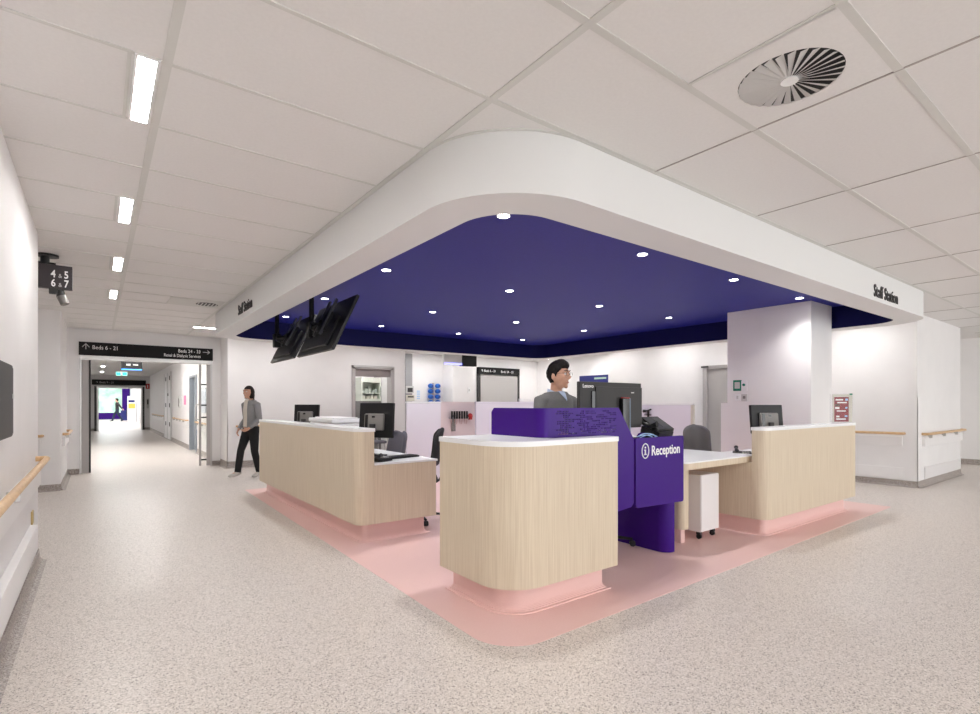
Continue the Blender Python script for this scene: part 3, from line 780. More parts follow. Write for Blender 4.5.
obj('lower_supplies', b, BEIGE, t, sm=False)
strip('unseen strip light added to brighten the store room', 5.3, 12.6, .9, .066, None)  # lamp added out of view to light the store room
# blue chair-back inside: low blue item by doorway
t = thing('task_chair', 'grey blue chair back just visible at the store room doorway', 'chair', (4.95, 10.9, 0))
obj('seat', bx(-.23, .23, -.2, .2, .44, .5, bev=.02), FABD, t); b = B(); box(b, -.2, .2, .2, .25, .6, 1.0, bev=.03, seg=3); obj('backrest', b, mat('blue_grey_fabric', (.2, .22, .3), .9), t)
b = B()
for x in (-.2, .2):
    for y in (-.18, .18): loft(b, [(x, y, 0), (x * .9, y * .9, .45)], .012, 8)
    loft(b, [(x * .9, .2, .44), (x * .8, .235, .7)], .012, 8)
obj('frame', b, STEEL, t)
# grey leaf edge + readers at the rear wall
d = struct('door_2', bx(6.82, 7.03, 12.94, 13.0, 0, 2.72), mat('mid_grey_door', (.30, .30, .31), .45), sm=False)
t = thing('card_reader', 'clear grey wall dispenser at the foot of the tall grey door edge', 'dispenser', (6.93, 12.94, 1.62)); obj('case', bx(-.12, .12, -.06, 0, 0, .2, bev=.01), LGREY, t); obj('window', bx(-.08, .08, -.064, -.06, .03, .15), CHAR, t)
t = thing('wall_dispenser', 'white wall dispenser with dark slot below the clear dispenser', 'dispenser', (6.95, 12.94, 1.40)); obj('case', bx(-.12, .12, -.06, 0, 0, .17, bev=.01), BEIGE, t); obj('slot', bx(-.09, .09, -.064, -.06, .10, .14), CHAR, t)
t = thing('notice', 'pale blue notice on the rear wall left of the blue caps', 'notice', (7.25, 12.995, 1.44)); obj('sheet', bx(-.06, .06, -.004, 0, 0, .28), PAPER, t)
b = B()
for k in range(5): box(b, -.05, .05, -.006, -.004, .02 + k * .052, .05 + k * .052)
obj('print', b, SKYB, t, sm=False)
t = thing('wall_rack', 'wall rack holding two columns of round blue bottles on the rear wall', 'bottle rack', (7.72, 12.99, 1.30))
obj('spine', bx(-.02, .02, -.03, .0, -.05, .62), mat('tan_wood', (.45, .33, .25), .5), t)
for r in range(4):
    for sx_ in (-.115, .115):
        b = B(); ball(b, (sx_, -.09, .075 + r * .155), .085, 3, (1.05, .9, .8)); bo = obj('bottle', b, BLUEC, t)
        q = B(); cyl(q, (sx_, -.2, .075 + r * .155), .022, .05, 'y', 10); obj('cap', q, mat('dark_blue', (.005, .03, .2), .4) if 'dark_blue' not in bpy.data.materials else bpy.data.materials['dark_blue'], bo)
# signed double doors
d = struct('door_3', bx(9.36, 10.86, 12.93, 13.0, 0, 2.22), mat('satin_grey_door', (.40, .385, .375), .4), sm=False)
fr = B(); box(fr, 9.28, 9.36, 12.90, 13.0, 0, 2.24); box(fr, 10.86, 10.92, 12.90, 13.0, 0, 2.24); obj('door_frame', fr, CHAR, d, sm=False)
t = thing('wayfinding_sign', 'black direction sign above the grey double doors at the rear', 'sign', (9.28, 12.90, 2.24))
obj('panel', bx(0, 1.62, -.03, 0.1, 0, .21), SIGNB, t)
lettering('lettering', '\u2191 Beds 6 - 21', .10, (.08, -.031, .07), FRONT_Y, TXTW, t, ext=.001)
lettering('lettering', 'Beds 24 - 33', .10, (.85, -.031, .06), FRONT_Y, TXTW, t, ext=.001)
t = thing('light_switch', 'small white switch plate on the blush rear pillar', 'switch', (8.62, 12.45, 1.72)); obj('plate', bx(-.05, .05, -.01, 0, -.08, .08, bev=.003), WHITE, t); obj('rocker', bx(-.02, .02, -.016, -.01, -.03, .03), LGREY, t)
# hanging double display
t = thing('hanging_display', 'small hanging double-sided display with blue strip in the rear walkway', 'display screen', (7.66, 11.6, 2.36))
obj('drop_rod', bx(.2, .24, .03, .07, .28, .39), STEEL, t)
obj('side_screen', bx(-.42, .14, 0, .06, 0, .32), LGREY, t); obj('blue_strip', bx(-.42, .14, -.006, 0, .0, .05), mat('violet_strip', (.1, .1, .5), .3, emit=(.25, .25, 1), es=.8), t)
q = B(); box(q, .14, .58, -.06, .12, -.02, .30); obj('housing', q, BLACK, t)
# dark blue board on the rear right wall
t = thing('notice_board', 'dark blue notice board on the wall behind the computer', 'board', (11.77, 10.4, 1.75)); obj('board', bx(-.03, 0, -.5, .65, 0, .42), NAVY, t)
b = B(); box(b, -.034, -.03, -.4, .05, .3, .35); obj('paper_strip', b, mat('green_paper', (.35, .5, .4), .6), t)
# grey double door in the right wall behind the column
d = struct('door_4', bx(10.255, 10.29, 4.6, 6.0, 0, 2.06), mat('warm_grey_door', (.40, .385, .375), .45), sm=False)
fr = B(); box(fr, 10.2, 10.29, 6.0, 6.08, 0, 2.12); box(fr, 10.2, 10.29, 4.52, 4.6, 0, 2.12); box(fr, 10.2, 10.29, 4.6, 6.0, 2.06, 2.12); obj('door_frame', fr, DOORG, d, sm=False)
obj('door_closer', bx(10.17, 10.2, 5.95, 6.10, 2.08, 2.115), CHAR, d)
# column signs
t = thing('notice', 'green framed wall notice on the white column', 'notice', (7.82, 4.09, 1.52)); obj('frame', bx(-.012, 0, -.07, .06, 0, .165, bev=.004), GREEN, t); obj('face', bx(-.014, -.012, -.045, .035, .035, .135), LGREY, t)
t = thing('exit_button', 'small green release button beside the green framed notice', 'button', (7.82, 3.985, 1.55)); obj('plate', bx(-.012, 0, -.05, .04, -.03, .12, bev=.003), WLAM, t); b = B(); cyl(b, (-.025, -.005, .06), .02, .014, 'x', 14); obj('button', b, GREEN, t)
t = thing('light_switch', 'white switch below the green framed notice', 'switch', (7.82, 4.085, 1.42)); obj('plate', bx(-.01, 0, -.05, .04, -.05, .05, bev=.003), WHITE, t); obj('rocker', bx(-.016, -.01, -.02, .01, -.025, .025), LGREY, t)
t = thing('card_reader', 'pale card reader below the green release button', 'card reader', (7.82, 3.98, 1.41)); obj('plate', bx(-.018, 0, -.05, .04, -.05, .06, bev=.003), LGREY, t); obj('lens', bx(-.02, -.018, -.025, .015, -.01, .03), GREYP, t)
# red leaflet holder on the right counter
t = thing('leaflet_holder', 'clear stand with red leaflets at the right end of the right counter', 'leaflet holder', (7.30, 2.515, 1.09), math.radians(-42)); t.scale = (.62, .8, 1.02)
b = B(); box(b, -.21, .21, -.012, -.008, .008, .35); box(b, -.21, .21, .012, .016, .002, .35); box(b, -.21, -.205, -.012, .016, .002, .35); box(b, .205, .21, -.012, .016, .002, .35); box(b, -.21, .21, -.04, .04, 0.0005, .008)
obj('stand', b, ACRYL, t, sm=False)
lf = obj('leaflet', bx(-.135, .135, -.006, .01, .012, .31), REDP, t)
bl = B(); box(bl, -.16, -.137, -.006, .006, .01, .34); box(bl, .137, .2, -.006, .006, .01, .34); box(bl, -.16, .2, -.006, .006, .315, .34); obj('border', bl, BEIGE, lf, sm=False)
for (x0, x1, z0, z1) in ((-.11, .03, .268, .285), (-.08, .10, .235, .25), (-.12, -.04, .165, .19), (-.09, .08, .135, .148), (-.10, -.04, .065, .085), (-.10, .08, .035, .052)):
    obj('printed_block', bx(x0, x1, -.0075, -.006, z0, z1), PAPER, lf, sm=False)
for (x0, x1, z0, z1) in ((.07, .12, .265, .29), (-.12, -.03, .20, .225), (.07, .11, .17, .19), (.06, .11, .07, .09)):
    obj('printed_patch', bx(x0, x1, -.0075, -.006, z0, z1), SKYB if x0 > 0 else mat('dark_photo', (.1, .06, .04), .5), lf, sm=False)
b = bx(.15, .20, -.014, -.006, .335, .352); obj('clip', b, GREEN, t)

# ------------------------------------------------------------------ corridor entrance: sliding doors and signs
def door_post(name, x0, x1, y0, y1, h, par, m=STEEL): return obj(name, bx(x0, x1, y0, y1, 0, h, bev=.004), m, par)
d = struct('door_5', (lambda b: (box(b, -.27, -.24, YE - .02, YE + .22, 0, 2.24), box(b, 1.93, 1.96, YE - .02, YE + .22, 0, 2.24), box(b, -.24, 1.93, YE - .02, YE + .22, 2.17, 2.24), b)[-1])(B()), STEEL, sm=False)
obj('sliding_leaf', bx(-.24, -.13, YE + .03, YE + .08, .01, 2.16), DOORG, d, sm=False)
obj('leaf_edge', bx(-.13, -.10, YE + .02, YE + .09, .01, 2.16), CHAR, d)
obj('leaf_stile', bx(1.86, 1.93, YE - .015, YE + .06, .01, 2.16), DOORG, d)
obj('leaf_stile', bx(1.72, 1.76, YE + .02, YE + .07, .01, 2.16), DOORG, d)
obj('glass_pane', bx(1.76, 1.86, YE + .035, YE + .045, .1, 2.12), GLASS, d, sm=False)
b = B()
for z in (.12, 1.02, 1.28, 1.72): box(b, 1.76, 1.86, YE + .02, YE + .06, z, z + .03)
obj('leaf_rail', b, CHAR, d)
b = B(); loft(b, curve_pts([(1.73, YE + .0, 1.0), (1.66, YE - .04, 1.0), (1.65, YE - .04, 1.16), (1.66, YE - .04, 1.3), (1.73, YE + .0, 1.3)], 20), .011, 8); obj('pull_handle', b, STEEL, d)
t = thing('wayfinding_sign', 'long black direction sign above the corridor entrance', 'sign', (-.28, YE - .0, 2.245))
obj('panel', bx(0, 2.25, -.05, 0, 0, .25), SIGNB, t)
lettering('lettering', 'Beds 6 - 21', .105, (.20, -.051, .12), FRONT_Y, TXTW, t, ext=.001, sx=.85)
lettering('lettering', 'Beds 24 - 33', .095, (2.02, -.051, .14), FRONT_Y, TXTW, t, ext=.001, sx=.85, align='RIGHT')
lettering('lettering', 'Renal & Dialysis Services', .088, (2.02, -.051, .045), FRONT_Y, TXTW, t, ext=.001, sx=.75, align='RIGHT')
b = B(); box(b, .100, .112, -.052, -.05, .11, .215)
for sgn in (-1, 1):
    M = Matrix.Translation((.106, -.051, .215)) @ Matrix.Rotation(sgn * math.radians(40), 4, 'Y'); box(b, -.006, .006, -.001, .001, -.085, .0, M=M)
obj('arrow', b, LGREY, t, sm=False)
b = B(); box(b, 2.06, 2.19, -.052, -.05, .165, .175)
for sgn in (-1, 1):
    M = Matrix.Translation((2.19, -.051, .17)) @ Matrix.Rotation(sgn * math.radians(40), 4, 'Y'); box(b, -.06, .0, -.001, .001, -.005, .005, M=M)
obj('arrow', b, LGREY, t, sm=False)
# second doorway
d = struct('door_6', (lambda b: (box(b, -.12, .05, 31.9, 32.2, 0, 2.2), box(b, 1.78, 1.92, 31.9, 32.2, 0, 2.2), box(b, .05, 1.78, 31.9, 32.2, 2.1, 2.2), b)[-1])(B()), STEEL, sm=False)
obj('dark_edge', bx(1.84, 1.92, 31.85, 31.9, 0, 2.2), CHAR, d); obj('dark_edge', bx(-.12, -.03, 31.85, 31.9, 0, 2.2), CHAR, d)
t = thing('wayfinding_sign', 'black direction sign above the second doorway down the corridor', 'sign', (-.22, 31.9, 2.26)); obj('panel', bx(0, 2.2, -.05, 0, 0, .26), SIGNB, t)
lettering('lettering', '\u2191 Beds 9 - 21', .13, (.15, -.051, .08), FRONT_Y, LGREY, t, ext=.001)
# hanging display in the corridor
t = thing('hanging_display', 'black hanging display with a blue line just inside the corridor', 'display screen', (.47, 16.0, 2.17))
obj('screen', bx(0, .45, 0, .05, 0, .27, bev=.004), BLACKG, t); obj('blue_line', bx(.01, .44, -.003, 0, .012, .035), TVBLUE, t)
obj('drop_rod', bx(.2, .25, .01, .04, .27, .58), BLACK, t)
b = B(); box(b, .11, .20, -.002, 0, .12, .165); box(b, .25, .36, -.002, 0, .13, .16)
obj('screen_marks', b, TXTW, t, sm=False)
t = thing('exit_sign', 'green illuminated exit sign hanging in the corridor', 'sign', (.46, 20, 2.20))
obj('case', bx(0, .30, 0, .04, 0, .13), WHITE, t)
b = B(); box(b, .01, .12, -.004, 0, .02, .11); box(b, .17, .28, -.004, 0, .02, .11); obj('pictogram', b, EXITG, t, sm=False); obj('hanger', bx(.14, .16, .01, .03, .13, .55), STEEL, t)
t = thing('fire_sign', 'red fire sign on the wall right of the second doorway', 'sign', (1.98, 31.99, 2.1)); obj('panel', bx(0, .17, -.02, 0, 0, .26), RED, t); obj('symbol', bx(.06, .10, -.025, -.02, .05, .2), TXTW, t)
t = thing('wall_panel', 'narrow dark control panel on the wall right of the second doorway', 'control panel', (2.02, 31.99, 1.1)); obj('plate', bx(0, .1, -.02, 0, 0, .5), LGREY, t); obj('screen', bx(.02, .08, -.024, -.02, .2, .45), CHAR, t)
d = struct('door_7', bx(2.24, 2.28, 16.02, 17.28, 0, 2.1), DOORB, sm=False)
fr = B(); box(fr, 2.12, 2.24, 16.0, 16.06, 0, 2.12); box(fr, 2.12, 2.24, 17.24, 17.3, 0, 2.12); box(fr, 2.12, 2.24, 16.06, 17.24, 2.06, 2.12); obj('door_frame', fr, DOORB, d, sm=False)
d = struct('door_8', bx(2.12, 2.15, 22.0, 24.3, 0, 2.5), WLAM, sm=False)
b = B()
for y in (21.95, 23.1, 24.25): box(b, 2.11, 2.13, y, y + .06, 0, 2.5)
obj('door_edge', b, LGREY, d, sm=False)
b = B()
for y in (22.3, 23.6):
    for z in (.5, 1.2, 2.2): box(b, 2.10, 2.125, y, y + .05, z, z + .15)
obj('hinge', b, CHAR, d)
obj('number_plate', bx(2.10, 2.12, 22.8, 23.0, 1.62, 1.72), GREYP, d)
t = thing('notice', 'magenta notice on the corridor wall left of the slate door', 'notice', (2.15, 18.4, 1.30)); obj('sheet', bx(-.01, .0, -.2, .2, 0, .28), PINKN, t)
t = thing('apron_dispenser', 'grey dispenser on the corridor wall beside the magenta notice', 'dispenser', (2.15, 19.4, 1.2)); obj('case', bx(-.06, .0, -.12, .12, 0, .38, bev=.02), LGREY, t); obj('roll', bx(-.07, -.06, -.08, .08, .04, .3), GREYP, t)
t = thing('notice_board', 'pale blue glazed notice board between slate door and entrance', 'board', (2.15, 14.9, 1.1)); obj('board', bx(-.03, .0, -.4, .4, 0, .6), mat('pale_board', (.6, .63, .68), .3), t); obj('frame', bx(-.035, -.0, -.42, .42, .6, .63), LGREY, t)
# dark dome cameras
def camera_dome(label, x, y, z, s=1):
    t = thing('security_camera', label, 'camera', (x, y, z)); b = B(); cyl(b, (0, 0, -.02), .06 * s, .02, n=16); obj('mount', b, BLACK, t); b = B(); ball(b, (0, 0, -.06 * s), .05 * s, 2, (1, 1, 1.1)); obj('dome', b, BLACKG, t); box_ = B(); box(box_, -.06 * s, .05 * s, -.05 * s, .05 * s, -.22 * s, -.09 * s, bev=.01); obj('body', box_, CHAR, t)
camera_dome('black device hanging at the left just inside the corridor', -.2, 15.2, H, 1.9)
camera_dome('black device hanging in the hall beyond the second doorway', 1.9, 38, 3.7, 4)
t = thing('wall_display', 'long dark screen hanging over the far window', 'display screen', (.75, 50, 2.75)); obj('panel', bx(0, .75, 0, .06, 0, .17), BLACK, t); obj('drop_rod', bx(.3, .36, .0, .05, .17, .95), BLACK, t)
t = thing('vending_unit', 'white cabinet with amber front far down the hall', 'cabinet', (1.75, 46, 0)); obj('body', bx(0, .5, 0, .5, 0, 1.9), WLAM, t); obj('amber_panel', bx(.05, .45, -.02, 0, 1.0, 1.35), YEL, t); obj('dark_panel', bx(.05, .42, -.02, 0, 1.45, 1.6), NAVY, t)
t = thing('blue_box', 'dark blue bin by the far window', 'bin', (1.5, 51, 0)); obj('body', bx(0, .5, 0, .4, 0, .75, bev=.02), NAVY, t); obj('lid', bx(-.02, .52, -.02, .42, .75, .8, bev=.01), NAVY, t)

# hanging numbered sign at the left
t = thing('hanging_sign', 'dark hanging sign with bed numbers 4 to 7 at the left', 'sign', (-.52, 6.5, 2.43))
obj('panel', bx(0, .325, 0, .07, .0, .225, bev=.003), mat('sign_plum_black', (.035, .026, .030), .5), t)
obj('side_case', bx(-.04, .02, .0, .09, .02, .20), CHAR, t)
for s_, x, z in (('4', .165, .105), ('5', .262, .105), ('6', .165, .018), ('7', .262, .018)): lettering('lettering', s_, .098, (x, -.002, z), FRONT_Y, TXTW, t, ext=.001, sx=.72, bold=.002)
for z in (.105, .018): lettering('lettering', '&', .055, (.22, -.002, z), FRONT_Y, LGREY, t, ext=.001, sx=.8)
b = B(); cyl(b, (.14, .035, .30), .085, .02, n=20); cyl(b, (.12, .035, .225), .035, .08, n=14); box(b, .06, .2, .01, .06, .222, .245); obj('ceiling_mount', b, BLACK, t)
t = thing('security_camera', 'dark camera with grey lens hood under the numbered hanging sign', 'camera', (-.34, 6.53, 2.43))
obj('bracket', bx(-.03, .04, -.03, .03, -.05, .0), CHAR, t); b = B(); loft(b, [(.05, 0, -.01), (.06, 0, -.07), (.085, -.02, -.13)], [.03, .038, .03], 14); obj('body', b, CHAR, t); b = B(); loft(b, [(.062, -.005, -.07), (.09, -.02, -.145)], [.041, .036], 14); obj('hood', b, GREYP, t)
# dark screen at the left edge
t = thing('wall_screen', 'dark glossy wall screen at the left edge of the picture', 'display screen', (-.4, 3.86, 1.14)); obj('case', bx(0, .03, -.6, 0, 0, .395, bev=.012), BLACK, t); obj('glass', bx(.03, .033, -.58, -.02, .02, .375), BLACK, t); obj('key_slot', bx(.032, .036, -.06, -.02, .21, .235), LGREY, t)
t = thing('wall_socket', 'small brass coloured outlet low on the near left wall', 'outlet', (-.4, 5.25, .46)); obj('plate', bx(0, .012, -.05, .05, -.05, .05, bev=.004), mat('brass', (.45, .33, .14), .4, metal=.6), t)

# ------------------------------------------------------------------ hanging screens under the blue ceiling
def tv(label, yc, w, xb, xt, zb, zt, xp, yp):
    t = thing('hanging_television', label, 'television', (xb, yc, zb), 0, 'tilted televisions over the left counter')
    d = Vector((xt - xb, 0, zt - zb)); L = d.length; u = d.normalized(); nrm = Vector((-u.z, 0, u.x))  # back normal, towards the corridor
    M = Matrix(((0, u.x, -nrm.x, 0), (1, 0, 0, 0), (0, u.z, -nrm.z, 0), (0, 0, 0, 1)))
    # local axes: X along y, Y up the panel, Z = towards the viewer side (into the station)
    obj('housing', box(B(), -w / 2, w / 2, 0, L, -.035, 0, bev=.006, M=M), BLACK, t)
    obj('screen', box(B(), -w / 2 + .012, w / 2 - .012, .012, L - .012, 0, .003, M=M), BLACKG, t)
    obj('back_bulge', box(B(), -w * .36, w * .36, .05, L * .62, -.07, -.034, bev=.012, M=M), BLACK, t)
    mo = obj('mount_plate', box(B(), -.22, .22, L * .36, L * .72, -.10, -.066, bev=.004, M=M), BLACK, t)
    for x in (-.20, .02):
        obj('mount_rail', box(B(), x, x + .04, L * .28, L * .97, -.115, -.085, bev=.004, M=M), mat('dark_steel', (.10, .10, .105), .35, metal=.7) if 'dark_steel' not in bpy.data.materials else bpy.data.materials['dark_steel'], mo)
    top = 2.742 - zb; px, py = xp - xb, yp - yc
    b = B(); loft(b, [(px, py, .22), (px, py, top)], .03, 14); cyl(b, (px, py, top - .012), .07, .012, n=20); obj('pole', b, BLACK, t)
    c_ = M @ Vector((0, L * .54, -.08)); b = B(); loft(b, [(px, py, .36), ((px + c_.x) / 2, py / 2, (.36 + c_.z) / 2 - .02), c_], [.045, .04, .05], 10); box(b, px - .05, px + .05, py - .05, py + .05, .22, .42, bev=.01); obj('arm', b, BLACK, t)
    b = B(); loft(b, curve_pts([(px + .02, py - .05, .5), (px - .06, py - .2, .3), c_ + Vector((-.03, -.3, -.12)), c_ + Vector((0, -.42, -.02))], 20), .007, 6); obj('cable', b, CHAR, t)
    return t
tv('nearer of two black televisions tilted down over the left counter', 6.29, 1.27, 2.10, 2.40, 1.92, 2.56, 2.13, 6.52)
tv('farther of two black televisions tilted down over the left counter', 7.66, 1.13, 2.10, 2.40, 1.925, 2.53, 2.10, 7.97)

# ------------------------------------------------------------------ lettering on the bulkhead
t = thing('bulkhead_lettering', 'black Staff Station lettering on the right face of the white bulkhead', 'sign')
t.location = (6.57, 1.965, 2.465)
lettering('letters', 'Staff Station', .19, (0, -.0045, 0), FRONT_Y, TXTK, t, ext=.004, bold=.0012, sx=.82, spacing=1.03)
t = thing('bulkhead_lettering', 'black Staff Station lettering on the left face of the white bulkhead', 'sign')
t.location = (1.49, 7.50, 2.49)
lettering('letters', 'Staff Station', .19, (-.0045, 0, 0), FRONT_X, TXTK, t, ext=.004, bold=.0012, sx=.82, spacing=1.03)

# ------------------------------------------------------------------ people
def remesh(bm, vox, sm=4):
    me = bpy.data.meshes.new('tmp'); bmesh.ops.recalc_face_normals(bm, faces=bm.faces); bm.to_mesh(me); bm.free()
    o = bpy.data.objects.new('tmp', me); COL.objects.link(o)
    m = o.modifiers.new('r', 'REMESH'); m.mode = 'VOXEL'; m.voxel_size = vox
    if sm: k = o.modifiers.new('s', 'SMOOTH'); k.iterations = sm; k.factor = .5
    dg = bpy.context.evaluated_depsgraph_get(); dg.update()
    r = bpy.data.meshes.new_from_object(o.evaluated_get(dg)); bpy.data.objects.remove(o); bpy.data.meshes.remove(me)
    return r

def head_mesh(b, c, yaw, s=1.0, tilt=0):
    """front is -y before yaw"""
    M = Matrix.Translation(c) @ Matrix.Rotation(yaw, 4, 'Z') @ Matrix.Rotation(tilt, 4, 'X') @ Matrix.Scale(s, 4)
    t = bmesh.new(); bmesh.ops.create_icosphere(t, subdivisions=4, radius=1)
    for v in t.verts:
        x, y, z = v.co
        f = 1.0
        if z < 0: f = 1 - .30 * (-z) ** 1.5
        yy = y * .098 * (1 - .06 * max(0, -z))
        if z < -.1 and y > 0: yy *= 1 - .55 * (-z)
        if z < -.3 and y < 0: yy -= .010 * (-z)
        v.co = Vector((x * .076 * f, yy, z * .118))
        if y < -.5 and .0 < z < .3: v.co.y += .006 * math.exp(-((abs(x) - .42) / .2) ** 2)
    merge(b, t, M)
    def add(fn):
        q = bmesh.new(); fn(q); merge(b, q, M)
    add(lambda q: loft(q, [(0, -.088, .030), (0, -.100, .008), (0, -.114, -.018), (0, -.100, -.032)], [(.008, .010), (.010, .010), (.015, .013), (.012, .006)], 10, ref=(1, 0, 0)))
    for sx_ in (-1, 1):
        add(lambda q: ball(q, (sx_ * .077, .012, -.008), .03, 2, (.28, .6, 1.05)))
        add(lambda q: loft(q, [(sx_ * .008, -.094, .034), (sx_ * .035, -.090, .038), (sx_ * .056, -.074, .028)], [.008, .009, .006], 8))
        add(lambda q: ball(q, (sx_ * .038, -.072, -.022), .024, 2, (1, .7, .8)))
    add(lambda q: ball(q, (0, -.088, -.058), .02, 2, (1.2, .5, .35)))
    add(lambda q: ball(q, (0, -.083, -.071), .018, 2, (1.1, .5, .4))); add(lambda q: ball(q, (0, -.062, -.075), .032, 2, (1, .8, .9)))
    add(lambda q: ball(q, (0, -.074, -.096), .024, 2, (1.1, .7, .7)))
    return M

def hair_mesh(M, kind):
    t = bmesh.new(); bmesh.ops.create_icosphere(t, subdivisions=5, radius=1)
    for v in t.verts:
        x, y, z = v.co; n_ = noise.noise(Vector((x * 5, y * 5, z * 2.5))) * .007 + noise.noise(Vector((x * 14, y * 14, z * 5))) * .004
        if kind == 'short':
            front = -y
            line = .50 - .05 * abs(x) if front > .62 else (.50 - (.62 - front) * 1.1 if front > .20 else (-.12 if front > .02 else (.12 if front > -.14 else -.55)))
            k = 1.0 if z > line else 0.0
            th_ = .003 + .019 * min(1, max(0, (z + .35) / .9)); up = max(0, z) * .010 + max(0, front) * max(0, z) * .034
            co = Vector((x * (.077 + th_ * .6 + n_), y * (.098 + th_ * .9 + n_) * (1 if z > -.1 or y < 0 else 1 - .42 * (-z - .1)), z * (.119 + th_ * .5 + n_) + up))
            co.y -= max(0, front) * max(0, z) * .012
            inn = Vector((x * .062, y * .08, z * .10))
        else:
            front = -y
            line = .42 if front > .30 else (-1.2 if front > -.05 or True else 0)
            k = 1.0 if z > line and not (z < -.82 and front > -.3) else 0.0
            zz = z * .128 if z > 0 else z * .152
            wv = 1.0 if z > -.6 else 1 - (-.6 - z) * .3
            flat = max(.55, math.sqrt(max(0, 1 - z * z)))
            rx, ry = (x, y)
            if z < 0:
                l = math.hypot(x, y) or 1; rx, ry = x / l * .97 * wv if l > .25 else x * 2, y / l * .97 * wv if l > .25 else y * 2
            co = Vector((rx * (.088 + n_), ry * (.106 + n_) + .006, zz))
            inn = Vector((x * .06, max(y, -.4) * .08, z * .10))
        v.co = co if k else inn
    bmesh.ops.smooth_vert(t, verts=t.verts, factor=.4, use_axis_x=True, use_axis_y=True, use_axis_z=True)
    b = B(); merge(b, t, M); return b

def hand(b, w, d, side, palmn, curl=.5, s=1.0):
    """w wrist, d direction of hand, side: towards the thumb, palmn: palm normal"""
    w = Vector(w); d = Vector(d).normalized(); th = Vector(side); th = (th - d * th.dot(d)).normalized(); pn = d.cross(th)
    if pn.dot(Vector(palmn)) < 0: pn = -pn
    loft(b, [w, w + d * .035 * s, w + d * .085 * s], [(.026 * s, .018 * s), (.040 * s, .016 * s), (.040 * s, .013 * s)], 10, ref=th)
    for k, L_ in enumerate((.070, .080, .074, .058)):
        base = w + d * .078 * s + th * (.030 - .020 * k) * s; ang = curl * .5; p = base; pts = [p]
        for f_ in (.45, .32, .23):
            ang += curl * .45; p = p + (d * math.cos(ang) + pn * math.sin(ang)) * L_ * f_ * s; pts.append(p)
        loft(b, pts, [.0095 * s, .0085 * s, .008 * s, .006 * s], 8)
    p0 = w + d * .028 * s + th * .030 * s; p1 = p0 + (d * .6 + th * .7 + pn * .2).normalized() * .035 * s; p2 = p1 + (d * .9 + th * .25 + pn * .35).normalized() * .028 * s
    loft(b, [w + d * .01 * s + th * .01 * s, p0, p1, p2], [.014 * s, .013 * s, .010 * s, .007 * s], 8)

